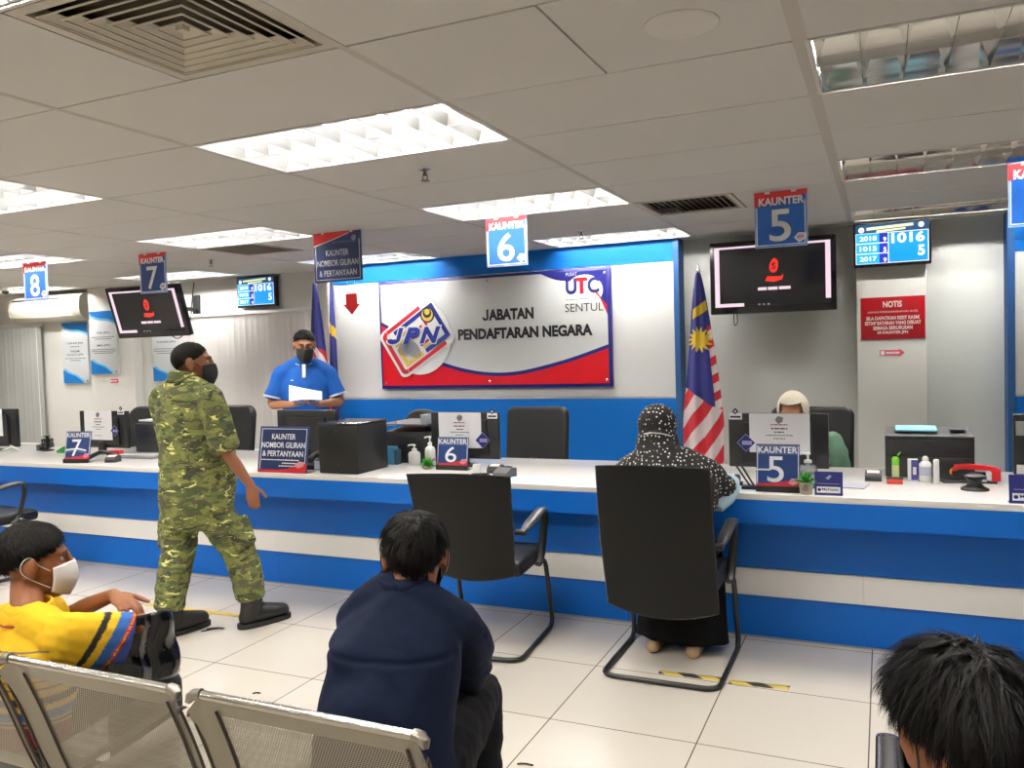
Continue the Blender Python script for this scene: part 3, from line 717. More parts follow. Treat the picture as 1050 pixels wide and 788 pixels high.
# ------------------------------------------------------------------ signs that hang from the ceiling
def badge(mb, x, z, s, y, m0, m1, m2):
    P = [(x-s, z-.1*s), (x-.3*s, z+.75*s), (x+s, z+.6*s), (x+.9*s, z-.3*s), (x-.2*s, z-.9*s)]
    mb.prism(P, y, y+.001, m0); mb.prism([(x+(a-x)*.72, z+(b-z)*.72) for a, b in P], y-.0006, y, m1)
    mb.text('JPN', x+.02*s, z-.22*s, .4*s, y-.001, m2, w=s, bold=.03, ital=.2)
def hang_sign(loc, num, label, blue=None, w=.288, h=.318):
    t = thing('hanging_sign', loc, label, 'sign', 'counter number signs hung from the ceiling')
    b = MB().box(-w/2, w/2, -.004, .004, -h, 0, bev=.0008); b.build('board', mat('sign_edge', S(150, 178, 216), .25), t)
    m = MB()
    for s_ in (1, -1):
        mx = Matrix.Rotation(0 if s_ == 1 else math.pi, 4, 'Z'); y = -.0045
        m.prism([(-w/2+.008, -h+.008), (w/2-.008, -h+.008), (w/2-.008, -.004), (-w/2+.008, -.004)], y, -.003, 0, mx)
        m.prism([(-w/2, -.001), (w/2, -.001), (w/2, -.026), (w*.1, -.05), (-w*.15, -.066), (-w/2, -.085)], y-.0005, -.003, 1, mx)
        m.prism([(-w/2+.01, -h+.012), (w/2-.012, -h+.012), (w/2-.012, -h+.0165), (-w/2+.01, -h+.0165)], y-.0004, -.003, 2, mx)
        m.prism([(-w/2+.01, -h+.012), (-w/2+.0145, -h+.012), (-w/2+.0145, -.09), (-w/2+.01, -.088)], y-.0004, -.003, 2, mx)
        m.prism([(w/2-.016, -h+.012), (w/2-.0115, -h+.012), (w/2-.0115, -.06), (w/2-.016, -.06)], y-.0004, -.003, 2, mx)
        m.text('KAUNTER', .004, -.080, .046, y-.001, 2, w=w*.86, bold=.035, mx=mx)
        m.text(num, -.004, -h+.032, .182, y-.001, 2, w=.118 if num != '8' else .112, bold=.012, mx=mx)
        badge(m, w*.36, -h+.05, .034, y-.0015, 2, 3, 4) if s_ == 1 else None
    m.build('print', [blue or SBLUE, SRED, SWHITE, mat('badge_pink', S(228, 190, 206), .4), mat('badge_red', S(190, 60, 90), .4)], t, smooth=False)
    c = MB()
    MB().box(-w*.3, -w*.2, -.006, .006, -.012, .0, bev=.001).build('clip', WPLAST, t); MB().box(w*.2, w*.3, -.006, .006, -.012, 0, bev=.001).build('clip', WPLAST, t)
    c.bm.free()
    return t
HZ = CZ-.002
hang_sign((-.525, 4.955, HZ), '5', 'hanging blue KAUNTER 5 sign in front of the large television')
hang_sign((-2.205, 4.868, HZ), '6', 'hanging blue KAUNTER 6 sign before the blue top of the partition', mat('sign_bright_blue', S(42, 94, 182), .3))
hang_sign((-5.305, 4.855, HZ), '7', 'hanging blue KAUNTER 7 sign in front of the tilted television', SNAVY)
hang_sign((-6.48, 4.70, HZ), '8', 'hanging blue KAUNTER 8 sign in front of the air conditioner', MATS['sign_bright_blue'])
hang_sign((.725, 4.862, HZ), '4', 'hanging blue KAUNTER 4 sign cut by the picture edge before the corner partition')
# the wide sign for queue numbers and questions
gs = thing('hanging_sign', (-3.455, 4.77, HZ), 'dark blue queue number and enquiries sign hanging above the red arrow', 'sign')
w, h = .40, .345
MB().box(-w/2, w/2, -.004, .004, -h, 0, bev=.0008).build('board', mat('sign_edge_navy', S(40, 48, 86), .3), gs)
m = MB()
def wide_print(m, w, z0, z1, y, flip=False):
    m.prism([(-w/2+.012, z0+.012), (w/2-.012, z0+.012), (w/2-.012, z1-.006), (-w/2+.012, z1-.006)], y, y+.002, 0)
    for (a, b, c_, d) in ((-w/2+.014, w/2-.014, z0+.014, z0+.019), (-w/2+.014, -w/2+.019, z0+.014, z1-.1), (w/2-.019, w/2-.014, z0+.014, z1-.06)):
        m.box(a, b, y-.0006, y+.001, c_, d, 2)
y = -.0046
wide_print(m, w, -h, 0, y)
m.prism([(-w/2+.002, -.002), (w/2-.002, -.002), (w*.25, -.012), (-w*.05, -.045), (-w/2+.002, -.088)], y-.0008, y, 1)
m.prism([(-w/2+.002, -.088), (-w*.05, -.045), (w*.25, -.012), (w*.25, -.018), (-w*.05, -.052), (-w/2+.002, -.096)], y-.0008, y, 2)
m.text('Jabatan Pendaftaran Negara', .06, -.082, .018, y-.001, 3, w=.2); m.prism(circ(.14, -.05, .02, 14), y-.001, y, 3)
m.text('KAUNTER', 0, -.165, .042, y-.001, 2, w=.19, bold=.01)
m.text('NOMBOR GILIRAN', 0, -.235, .042, y-.001, 2, w=.345, bold=.01)
m.text('& PERTANYAAN', 0, -.305, .042, y-.001, 2, w=.315, bold=.01)
m.build('print', [mat('sign_dark_navy', S(26, 44, 88), .3), SRED, mat('sign_offwhite', S(206, 208, 216), .4), mat('sign_pale', S(130, 140, 170), .4)], gs, smooth=False)
for sx in (-1, 1): MB().box(sx*.12-.012, sx*.12+.012, -.006, .006, -.012, 0, bev=.001).build('clip', WPLAST, gs)
ar = thing('hanging_arrow', (-3.44, 4.77, CZ-.345), 'red arrow plate pointing down, hung under the enquiries sign', 'arrow sign')
aw = .063
m = MB(); m.prism([(-.045, -.09), (.045, -.09), (.045, -.165), (.07, -.165), (0, -.235), (-.07, -.165), (-.045, -.165)], -.003, .003, 0)
m.build('arrow', mat('arrow_red', S(206, 32, 40), .35), ar)
for sx in (-1, 1): MB().tube([(sx*.03, 0, -.005), (sx*.03, 0, -.092)], .0012, 6).build('cord', WPLAST, ar)
ar.location.x = -3.355

# ------------------------------------------------------------------ flags on poles
def flag_cols(obj, fn, loc_to_uv):
    me = obj.data; ca = me.color_attributes.new('pattern', 'FLOAT_COLOR', 'POINT')
    for i, u in enumerate(loc_to_uv): ca.data[i].color = fn(*u)
def flag_mat():
    m = bpy.data.materials.new('flag_cloth'); m.use_nodes = True; nt = m.node_tree; b = nt.nodes['Principled BSDF']
    a = nt.nodes.new('ShaderNodeVertexColor'); a.layer_name = 'pattern'; nt.links.new(a.outputs[0], b.inputs['Base Color']); b.inputs['Roughness'].default_value = .7
    b.inputs['Sheen Weight'].default_value = .2
    return m
FM = flag_mat()
FB, FY, FR, FW = S(38, 42, 124), S(236, 200, 52), S(206, 32, 48), S(236, 222, 222)
def malaysia(u, v):
    """u across (0 at the hoist side of the drape), v from the top of the hanging cloth down, both in metres"""
    edge = 1.02-.0*u
    if v < .02: return FB
    # canton, its lower edge running diagonally
    if v < .86+.55*u:
        cx, cz = .150, .50; dx, dz = (u-cx)*.56, v-cz; r = math.hypot(dx, dz)
        a = math.atan2(dz, dx); R_ = .066+.046*abs(((a/(2*math.pi)*14) % 1)-.5)*2-.012
        if r < R_: return FY
        q = v-.27+.25*(u-.05)
        if 0 < q < .075 and .03 < u < .3: return FY
        if u > .262 and v > .40: return FR if int((v*1.0+u*.3)/.065) % 2 else FW
        return FB
    return FR if int((v+1.25*u*1.0)/.13+40) % 2 else FW
def drape(loc, h, wtop, wbot, label, fn, phase=0., turn=0, polez=2.12, depth=.05, w_u=.32):
    t = thing('flag', loc, label, 'flag', rz=turn)
    MB().tube([(0, 0, .03), (0, 0, polez-.06)], .011, 10).build('pole', mat('flag_pole', S(196, 190, 180), .35, .6), t)
    MB().lathe([(.012, polez-.07), (.016, polez-.05), (.008, polez-.04), (.004, polez-.01), (.001, polez)], n=14).build('finial', CHROME, t)
    MB().lathe([(.12, 0), (.12, .02), (.05, .045), (.025, .1), (.012, .1)], n=28).build('stand', mat('flag_stand', S(120, 110, 96), .3, .8), t)
    m = MB(); uv = []; nu, nv = 90, 330; top = polez-.07
    def P(i, j):
        a, b = i/nu, j/nv
        w = wtop+(wbot-wtop)*(min(1, b*1.35)**.75)
        x = (a-.42)*w
        yv = -.02-depth*(.35+.65*b)*(math.sin(a*math.pi)**.7)+.018*b*math.sin(a*math.pi*5+phase)*1.2
        x += .008*b*math.sin(b*6+a*5+phase)
        return Vector((x, yv, top-h*b+.012*math.sin(a*7+phase)*b))
    V = []
    for i in range(nu+1):
        for j in range(nv+1):
            V.append(m.bm.verts.new(P(i, j))); uv.append((i/nu*w_u, j/nv*h))
    for i in range(nu):
        for j in range(nv):
            k = i*(nv+1)+j; m.bm.faces.new((V[k], V[k+nv+1], V[k+nv+2], V[k+1]))
    o = m.build('cloth', FM, t, solid=.0015, normals=False)
    flag_cols(o, fn, uv)
    return t
drape((-1.262, 6.25, 0), 1.52, .03, .30, 'red and white striped flag with yellow sun on a stand beside the large television', malaysia)
def malaysia2(u, v):
    if v < .52+.35*u: return FB
    return FR if int((v+1.2*(.3-u))/.12+40) % 2 else FW
drape((-4.75, 6.2, 0), 1.45, .03, .27, 'red and white striped flag with dark blue top behind the standing clerk', malaysia2, 1.2, polez=2.25)
def territory(u, v):
    q = v-.25*u
    return FY if .36 < q < .46 or .9 < q < .98 else (FB if q < .9 else FB)
drape((-4.80, 6.52, 0), 1.45, .02, .11, 'narrow dark blue flag with yellow band beside the striped flag', territory, 2.1, polez=2.28)
# ------------------------------------------------------------------ things on the counter
T = CT
def monitor(loc, w, h, label, neck=.0, rz=0, tilt=0):
    """seen from behind"""
    t = thing('monitor', loc, label, 'monitor', rz=rz)
    z0, z1 = neck, neck+h
    b = MB(); b.box(-w/2, w/2, -.012, .018, z0, z1, bev=.006)
    b.build('panel', BLACK, t)
    c = MB(); c.prism([(-w*.36, z0+.03), (w*.36, z0+.03), (w*.33, z1-.05), (-w*.33, z1-.05)], -.030, -.010); c.build('rear_cover', mat('monitor_rear', S(20, 20, 22), .5), t)
    MB().box(-w/2+.012, w/2-.012, .0182, .0186, z0+.02, z1-.012).build('screen', mat('monitor_screen', S(30, 60, 100), .15, emit=S(60, 110, 170), es=.35), t)
    MB().box(-.035, .035, -.045, -.012, .008, .10, bev=.006).build('neck', BLACK, t)
    MB().lathe([(.09, 0), (.09, .006), (.08, .012), (.03, .016), (.001, .016)], c=(0, -.01, 0), n=28).build('base', BLACK, t)
    return t
def notice(loc, w, h, label, seed=1, rz=0):
    t = thing('taped_notice', loc, label, 'paper notice', rz=rz)
    MB().box(-w/2, w/2, -.0012, -.0004, 0, h).build('sheet', PAPER, t)
    m = MB(); y = -.0013
    m.prism([(x*.022, h-.035+z*.026) for x, z in ((-1, 0), (-.3, .8), (1, .5), (.8, -.4), (-.2, -.9))], y-.0003, y, 1)
    for z, ww, hh, mi in ((.70, .28, .006, 2), (.60, .27, .007, 0), (.51, .16, .006, 0), (.43, .44, .005, 1), (.35, .2, .005, 1), (.14, .24, .004, 1)):
        blur_line(m, 0, z*h, hh, ww*w, y, mi, seed)
    m.build('print', [INK, GINK, mat('ink_red', S(170, 50, 60), .6)], t, smooth=False)
    return t
def card_tag(loc, label):
    """little white card with a dark diamond sign that stands up above the screen edge"""
    t = thing('screen_tag', loc, label, 'sticker sign')
    MB().box(-.036, .036, -.002, 0, 0, .036).build('card', SWHITE, t)
    m = MB(); m.prism([(-.018, .046), (0, .028), (.018, .046), (0, .066)], -.0035, 0, 0); m.prism([(-.007, .046), (0, .039), (.007, .046), (0, .053)], -.0042, -.003, 1); m.box(-.028, .028, -.0026, 0, .010, .020, 0)
    m.build('emblem', [mat('tag_navy', S(28, 28, 60), .4), SWHITE], t, smooth=False)
    return t
def diamond(loc, s, label):
    t = thing('diamond_sticker', loc, label, 'sticker')
    m = MB(); y = -.001
    m.prism([(-s, 0), (0, -s), (s, 0), (0, s)], y, -.0002, 0); k = .93; m.prism([(-s*k, 0), (0, -s*k), (s*k, 0), (0, s*k)], y-.0004, y, 1)
    m.box(-s*.42, s*.62, y-.0008, y, -s*.22, s*.2, 0); m.text('MyDebit', s*.1, -s*.08, s*.16, y-.001, 1, w=s*.8)
    m.build('decal', [mat('sticker_outline', S(170, 170, 220), .4), mat('sticker_navy', S(34, 36, 96), .4)], t, smooth=False)
    return t
MY = 4.71
monitor((-.535, MY, T), .525, .30, 'black monitor seen from behind with a landscape notice, in front of the cream-scarfed clerk', .045)
notice((-.523, MY-.032, .911), .317, .215, 'white landscape notice taped on the monitor before the cream-scarfed clerk')
card_tag((-.758, MY-.014, 1.09), 'small white emblem card on the monitor corner nearest the striped flag')
diamond((-.70, MY-.033, .963), .05, 'navy diamond sticker half under the landscape notice near the striped flag')
monitor((-2.47, MY, T), .49, .30, 'black monitor seen from behind, beside the empty high-backed chair at counter 6', .045)
notice((-2.492, MY-.032, .897), .308, .228, 'white notice taped on the monitor behind the pump bottles', 2)
card_tag((-2.266, MY-.014, 1.085), 'small white emblem card on the monitor corner before the square-backed clerk chair')
diamond((-2.33, MY-.033, .948), .052, 'navy diamond sticker half under the notice beside the square-backed clerk chair')
monitor((-5.765, MY, T), .54, .30, 'black monitor seen from behind, next to the KAUNTER 7 stand', .045)
notice((-5.797, MY-.032, .892), .314, .238, 'white notice taped on the monitor near the KAUNTER 7 stand', 3)
card_tag((-5.555, MY-.014, 1.098), 'small white emblem card on the monitor corner close to the man in camouflage')
diamond((-5.612, MY-.033, .968), .045, 'navy diamond sticker half under the notice close to the man in camouflage')
monitor((-7.14, MY, T), .64, .33, 'black monitor seen from behind, before the grey blind', .03)
notice((-7.14, MY-.032, .905), .33, .235, 'white notice taped on the monitor before the grey blind', 4)
mg = monitor((-3.645, 4.60, T), .50, .33, 'plain black monitor in front of the standing clerk', .035)
mr_ = monitor((.86, MY, T), .56, .30, 'black monitor cut by the picture edge behind the second blue payment card', .045)
notice((.665, MY-.032, .833), .15, .045, 'white paper strip stuck low on the monitor at the picture edge', 6)
q = MB(); q.box(-.018, .018, -.004, 0, 0, .07, bev=.001); q.box(-.01, .01, -.0045, -.003, .012, .058, bev=0)
tag(q.build('barcode_label', mat('label_grey', S(150, 150, 148), .6), None, loc=(.607, MY-.013, 1.02)), 'grey barcode label on the corner of the monitor at the picture edge', 'label')

# counter number stands
ACR = mat('clear_acrylic', S(235, 240, 245), .08, trans=.85)
def stand(loc, num, label, w=.205, h=.235, rz=0, lean=R(-9), shear=0., w2=None, navy=None, extra=None):
    t = thing('counter_sign', loc, label, 'sign stand', 'counter number stands on the counter', rz)
    mx = Matrix.Rotation(lean, 4, 'X')
    b = MB(); b.box(-w/2, w/2, -.002, .003, .0, h, mx=mx); bo = b.build('panel', navy or SNAVY, t)
    m = MB(); y = -.0026
    m.box(-w/2+.004, -w/2+.008, y-.0003, y, .03, h-.004, 1, mx=mx); m.box(w/2-.008, w/2-.004, y-.0003, y, .03, h-.004, 1, mx=mx); m.box(-w/2+.004, w/2-.004, y-.0003, y, h-.008, h-.003, 3, mx=mx)
    m.box(-w/2+.008, w/2-.008, y-.0002, y, h-.05, h-.008, 3, mx=mx)
    m.text('KAUNTER', 0, h-.044, .032, y-.0006, 1, w=w*.90, bold=.015, mx=mx)
    m.text(num, -.01, .048, h-.108, y-.0006, 1, w=.078, bold=.005, mx=mx)
    m.prism([(-w/2+.002, .03), (w/2-.002, .03), (w/2-.002, .062), (w*.3, .06), (0, .046), (-w/2+.002, .040)], y-.0004, y, 2, mx)
    if extra: extra(m, mx, y, w, h)
    P = [(w*.24, .046), (w*.31, .068), (w*.47, .070), (w*.46, .048), (w*.34, .036)]
    m.prism(P, y-.0012, y, 4, mx)
    m.text('JPN', w*.36, .050, .010, y-.0018, 2, w=.03, mx=mx)
    m.build('print', [SNAVY, SWHITE, SRED, mat('stand_slate', S(88, 102, 140), .35), mat('badge_pink2', S(216, 150, 160), .4)], t, smooth=False)
    k = MB(); k.box(-w/2, w/2, -.004, .045, 0, .004); k.build('foot', BLACK, t); MB().box(-w/2, w/2, -.010, -.003, 0, .030, bev=.001).build('front_lip', BLACKM, t)
    MB().prism([(.02, .0), (.07, .0), (.028, .15)], -.01, .01, axis='x').build('rear_strut', ACR, t)
    return t
s5 = stand((-.48, 4.187, T), '5', 'blue KAUNTER 5 stand on the counter beside the little green plant')
MB().box(-.105, -.035, -.006, .028, .105, .113, mx=Matrix.Rotation(R(-9), 4, 'X')).build('tape_strip', SWHITE, s5)
stand((-2.462, 4.50, T), '6', 'blue KAUNTER 6 stand on the counter beside two pump bottles', .215, .205, rz=R(2))
def swoosh(m, mx, y, w, h):
    for k, z in enumerate((.10, .085)):
        m.prism([(-w/2+.01, z-.01), (0, z), (w*.35, z-.015), (w*.35, z-.003), (0, z+.012), (-w/2+.01, z+.002)], y-.0005, y, 1 if k == 0 else 3, mx)
stand((-5.455, 4.20, T), '7', 'tilted blue KAUNTER 7 stand with white swooshes on the counter', .21, .235, rz=R(14), lean=R(-12), extra=swoosh)
gst = thing('counter_sign', (-3.505, 4.15, T), 'wide dark blue queue number and enquiries stand on the counter', 'sign stand')
mx = Matrix.Rotation(R(-10), 4, 'X'); w, h = .39, .295
MB().box(-w/2, w/2, -.002, .004, 0, h, mx=mx).build('panel', mat('stand_edge', S(44, 66, 120), .3), gst)
m = MB(); y = -.0026
m.box(-w/2+.012, w/2-.01, y-.0002, y, .012, h-.01, 3, mx=mx)
for a in ((-w/2+.016, w/2-.014, h-.018, h-.014), (-w/2+.016, -w/2+.02, .02, h-.014), (w/2-.018, w/2-.014, .02, h-.014)): m.box(a[0], a[1], y-.0006, y, a[2], a[3], 1, mx=mx)
m.text('KAUNTER', .0, .212, .036, y-.0008, 1, w=.19, bold=.02, mx=mx); m.text('NOMBOR GILIRAN', 0, .158, .036, y-.0008, 1, w=.345, bold=.02, mx=mx); m.text('& PERTANYAAN', 0, .103, .036, y-.0008, 1, w=.325, bold=.02, mx=mx)
for z, ww, u in ((.078, .30, -.02), (.058, .12, .06), (.04, .15, .05)):
    mm = MB(); blur_line(mm, u, z, .006, ww, 0, 1, 3); mm.bm.transform(mx @ Matrix.Translation((0, y, 0))); m.add(mm.bm, 1)
m.prism([(-w/2+.002, .002), (w/2-.002, .002), (w/2-.002, .064), (.13, .055), (.05, .026), (-.04, .018), (-w/2+.002, .018)], y-.0012, y, 2, mx)
m.prism([(.10, .05), (.135, .075), (.175, .07), (.17, .045), (.13, .03)], y-.002, y, 4, mx)
m.build('print', [SNAVY, SWHITE, SRED, MATS['sign_dark_navy'], MATS['badge_pink2']], gst, smooth=False)
MB().box(-w/2, w/2, .0, .09, 0, .004).build('foot', MATS['stand_edge'], gst)
MB().prism([(.03, .0), (.085, .0), (.055, .24)], -.015, .015, axis='x').build('rear_strut', ACR, gst)

# black document box (printer seen from its blank side)
bx = thing('printer', (-3.095, 4.195, T), 'big glossy black box printer near the enquiries stand', 'printer')
MB().box(-.147, .147, 0, .335, 0, .305, bev=.006).build('body', BLACK, bx)
MB().box(-.150, .150, -.003, .338, .300, .316, bev=.004).build('top_lid', mat('dark_glossy', S(40, 42, 44), .18), bx)
for z in (.265, .06): MB().lathe([(.007, 0), (.007, -.003), (.001, -.003)], c=(-.01 if z > .2 else 0, 0, z), n=10, axis='y').build('screw', DGREY, bx)
MB().lathe([(.007, 0), (.007, .003), (.001, .003)], c=(.147, .17, .17), n=10, axis='x').build('screw', DGREY, bx)
MB().box(-.13, .13, -.0015, .002, .115, .118).build('seam', BLACKM, bx)

def printer(loc, w, d, h, label, rz=0):
    t = thing('printer', loc, label, 'printer', rz=rz)
    DK = mat('printer_dark', S(32, 32, 34), .5)
    MB().box(-w/2, w/2, 0, d, 0, h*.90, bev=.008).build('body', DK, t)
    l = MB(); l.prism([(-.004, h*.90), (d, h*.90), (d, h), (d*.55, h*1.0), (.03, h*.95), (-.004, h*.93)], -w/2, w/2, axis='x'); l.build('top_cover', mat('printer_top', S(54, 54, 56), .45), t)
    MB().box(-w*.47, w*.47, -.004, .002, h*.08, h*.46, bev=.003).build('paper_drawer', mat('printer_front', S(34, 34, 36), .45), t)
    MB().box(-w*.44, w*.44, -.004, .002, h*.52, h*.84, bev=.003).build('front_flap', MATS['printer_front'], t)
    MB().box(-.03, .03, -.008, -.002, h*.77, h*.83, bev=.002).build('flap_latch', BLACK, t)
    MB().lathe([(.006, 0), (.006, -.003), (.001, -.003)], c=(-w*.06, -.004, h*.8), n=10, axis='y').build('button', DGREY, t)
    MB().box(w*.25, w*.42, d*.25, d*.5, h, h+.012, bev=.002).build('control_panel', DGREY, t)
    return t
pr5 = printer((.212, 4.80, T), .42, .36, .235, 'dark grey desktop printer in front of the grey pillar')
o = MB(); o.box(-.10, .10, 0, .20, 0, .008); tag(o.build('blue_paper', mat('paper_light_blue', S(150, 214, 232), .8), None, loc=(.155, 4.86, 1.0165), rot=(R(2), 0, 0)), 'light blue paper ream lying on the dark grey printer', 'paper')
printer((-2.905, 4.72, T), .345, .33, .225, 'black desktop printer behind the pump bottles')
printer((-5.44, 4.84, T), .27, .27, .245, 'black printer beside the monitor of counter 7')
o = MB(); o.box(-.07, .07, 0, .2, 0, .012); tag(o.build('paper_stack', PAPER, None, loc=(-5.49, 4.87, T+.2465)), 'small white paper stack on the printer of counter 7', 'paper')
# wire frame with tray over printer 6
wr = thing('wire_rack', (-2.925, 4.70, T), 'chrome wire rack over the black printer behind the pump bottles', 'rack')
for y in (-.04, .37): MB().tube(fillet([(-.185, y, 0.002), (-.185, y, .262), (.19, y, .262), (.19, y, .262)], .02), .0035, 6).build('wire_frame', CHROME, wr)
MB().box(-.17, .19, -.04, .37, .264, .268).build('tray', mat('tray_grey', S(120, 124, 128), .35, .4), wr)
for x in (-.04, .165): MB().tube([(x, -.03, .264), (x, -.03, .325)], .004, 6).build('upright', CHROME, wr)
MB().box(.15, .19, -.035, .05, .268, .33, bev=.002).build('clip_box', mat('clip_grey', S(150, 160, 166), .4), wr)

# bottles, plants, small things
def pump(loc, label, r, h, m, clear=None):
    t = thing('pump_bottle', loc, label, 'bottle')
    MB().lathe([(r*.92, 0), (r, .004), (r, h*.52), (r*.85, h*.62), (r*.36, h*.68), (r*.36, h*.71)], n=24).build('bottle', m, t)
    MB().lathe([(r*.42, h*.70), (r*.42, h*.78), (r*.2, h*.79), (r*.13, h*.81), (r*.13, h*.93), (r*.3, h*.935), (r*.3, h*.98), (r*.05, h)], n=16).build('pump_head', WPLAST, t)
    MB().tube(smoothpts([(0, 0, h*.955), (-r*.6, 0, h*.965), (-r*1.15, 0, h*.93)], 4), r*.14, 8).build('spout', WPLAST, t)
    return t
pump((-2.83, 4.665, T), 'short white pump bottle by the little green plant at counter 6', .04, .135, WPLAST)
pump((-2.672, 4.60, T), 'tall white pump bottle behind the KAUNTER 6 stand', .034, .20, WPLAST)
CLR = mat('clear_bottle', S(225, 235, 238), .06, trans=.9)
p5 = pump((-.352, 4.36, T), 'clear sanitiser pump bottle between the KAUNTER 5 stand and blue card', .045, .178, CLR)
MB().lathe([(.041, .003), (.041, .05), (.001, .05)], n=20).build('liquid', mat('sanitiser_gel', S(226, 226, 236), .1, trans=.7), p5)
MB().lathe([(.0455, .025), (.0455, .07)], n=20).build('label_band', mat('lilac_label', S(190, 184, 214), .5), p5)
def plant(loc, label, pot_h, pr, spread, n, flower=None, seed=2):
    rd = random.Random(seed); t = thing('potted_plant', loc, label, 'plant')
    MB().lathe([(pr*.78, 0), (pr, pot_h), (pr*.9, pot_h), (pr*.8, pot_h*.9), (.001, pot_h*.9)], n=20).build('pot', mat('pot_beige', S(196, 186, 170), .7, var=.15, vscale=60), t)
    l = MB()
    for k in range(n):
        a = rd.uniform(0, 6.28); e = rd.uniform(.15, 1.35); L = spread*rd.uniform(.7, 1.05); w = .0055
        d = Vector((math.cos(a)*math.cos(e), math.sin(a)*math.cos(e), math.sin(e))); sd = Vector((-math.sin(a), math.cos(a), 0)); up = Vector((0, 0, 1))
        o0 = Vector((0, 0, pot_h*.9))
        l.grid(lambda u, v, d=d, sd=sd, L=L, e=e: o0+d*L*u-up*(L*.35*u*u*math.cos(e))+sd*(v-.5)*2*w*math.sin(math.pi*min(1, u*.95+.05))+up*abs(v-.5)*.004, 5, 2)
    l.build('leaves', mat('leaf_green', S(70, 168, 52), .5, var=.3, vscale=60), t, normals=False)
    if flower:
        f_ = MB()
        for (dx, dy, dz) in flower: f_.lathe([(.001, 0), (.012, .004), (.014, .01), (.008, .016), (.001, .018)], c=(dx, dy, dz), n=10)
        f_.build('flower', mat('flower_pink', S(196, 120, 150), .6), t)
    return t
plant((-2.635, 4.50, T), 'low bright green plant with a pink flower beside the KAUNTER 6 stand', .022, .035, .07, 90, [(.05, -.01, .055)], 3)
pp = plant((-.347, 4.165, T), 'small green plant in a beige pot beside the KAUNTER 5 stand', .06, .034, .065, 90, None, 5)
m = MB(); m.lathe([(.0352, .02), (.0362, .048)], n=20); 
m.bm.free()
MB().prism(circ(0, .034, .014, 14), -.0375, -.030).build('pot_emblem', mat('emblem_dull', S(130, 110, 110), .6), pp)
def tent(loc, w, h, label):
    t = thing('payment_card', loc, label, 'payment card sign')
    mx = Matrix.Rotation(R(-10), 4, 'X')
    MB().box(-w/2, w/2, -.002, .002, 0, h, mx=mx).build('card', mat('card_navy', S(34, 38, 110), .35), t)
    MB().box(-w/2, w/2, -.002, .05, 0, .003).build('foot', MATS['card_navy'], t)
    m = MB(); y = -.0024
    m.box(-w*.42, w*.42, y-.0006, y, h*.10, h*.36, 0, mx=mx); m.text('MyDebit', w*.06, h*.17, h*.13, y-.001, 1, w=w*.58, bold=.02, mx=mx); m.prism(circ(-w*.33, h*.225, h*.07, 12), y-.001, y, 1, mx)
    m.prism([(-.014, h*.72), (.0, h*.66), (.014, h*.82), (.004, h*.86)], y-.0006, y, 2, mx); m.box(-w*.38, w*.38, y-.0005, y, h*.48, h*.50, 2, mx=mx)
    m.build('print', [SWHITE, MATS['card_navy'], mat('card_grey', S(170, 172, 196), .4)], t, smooth=False)
    return t
tent((-.245, 4.158, T), .125, .112, 'small navy payment card sign beside the potted plant at counter 5')
tent((.57, 4.15, T), .15, .125, 'small navy payment card sign cut by the picture edge')
def card_reader(loc, label, rz=0, m=None):
    t = thing('card_reader', loc, label, 'card reader', rz=rz)
    b = MB(); b.prism([(0, 0), (.085, 0), (.085, .04), (.06, .05), (.012, .038), (0, .022)], -.04, .04, axis='x'); b.build('body', m or DGREY, t)
    s_ = MB(); s_.box(-.028, .028, -.0015, .0015, -.014, .014, mx=Matrix.Translation((0, .034, .0455)) @ Matrix.Rotation(R(-76), 4, 'X')); s_.build('window', mat('reader_window', S(240, 224, 214), .3, emit=S(255, 200, 170), es=.35), t)
    MB().box(-.03, .03, -.002, .002, .006, .018).build('slot', BLACK, t)
    return t
card_reader((-.055, 4.62, T), 'dark card reader with pale window next to the green glue bottle', m=BLACK)
card_reader((-.765, 4.36, T), 'grey card reader beside the seated woman at counter 5', rz=R(-25))
card_reader((-2.14, 4.42, T), 'dark card reader with reddish window beside the KAUNTER 6 stand', rz=R(5), m=BLACK)
card_reader((-5.19, 4.27, T), 'grey card reader right beside the KAUNTER 7 stand', rz=R(20))
t = thing('fingerprint_scanner', (-2.03, 4.28, T), 'grey fingerprint scanner block at the counter edge before chair 6', 'scanner', rz=R(-12))
b = MB(); b.prism([(0, 0), (.10, 0), (.10, .05), (.05, .055), (.0, .028)], -.05, .05, axis='x'); b.build('body', mat('scanner_grey', S(96, 96, 98), .5), t)
MB().box(-.03, .03, .055, .09, .053, .057, bev=.001).build('glass', mat('scanner_glass', S(40, 30, 40), .1), t)
t['label'] = 'grey fingerprint scanner block at the counter edge above the empty visitor chair'
o = MB(); o.tube(smoothpts([(-.07, .02, .008), (-.02, 0, .014), (.02, .03, .012), (.06, .0, .006)], 5), .006, 8); tag(o.build('cable', BLACKM, None, loc=(-2.16, 4.30, T)), 'black coiled cable between the KAUNTER 6 stand and the scanner', 'cable')
o = MB(); o.box(-.025, .025, -.02, .02, 0, .05, bev=.004); tag(o.build('rubber_stamp_box', WPLAST, None, loc=(-2.26, 4.45, T), rot=(0, 0, .3)), 'small white block between the KAUNTER 6 stand and a card reader', 'box')
o = MB(); o.box(-.11, .11, -.08, .08, 0, .001); tag(o.build('form_sheet', mat('form_blue', S(186, 212, 228), .8), None, loc=(-1.85, 4.30, T), rot=(0, 0, .35)), 'pale blue form lying on the counter above the empty visitor chair', 'paper')
o = MB(); o.box(-.11, .11, -.075, .075, 0, .001); tag(o.build('form_sheet', MATS['form_blue'], None, loc=(-.70, 4.25, T), rot=(0, 0, .1)), 'pale blue form lying on the counter before the seated woman', 'paper')
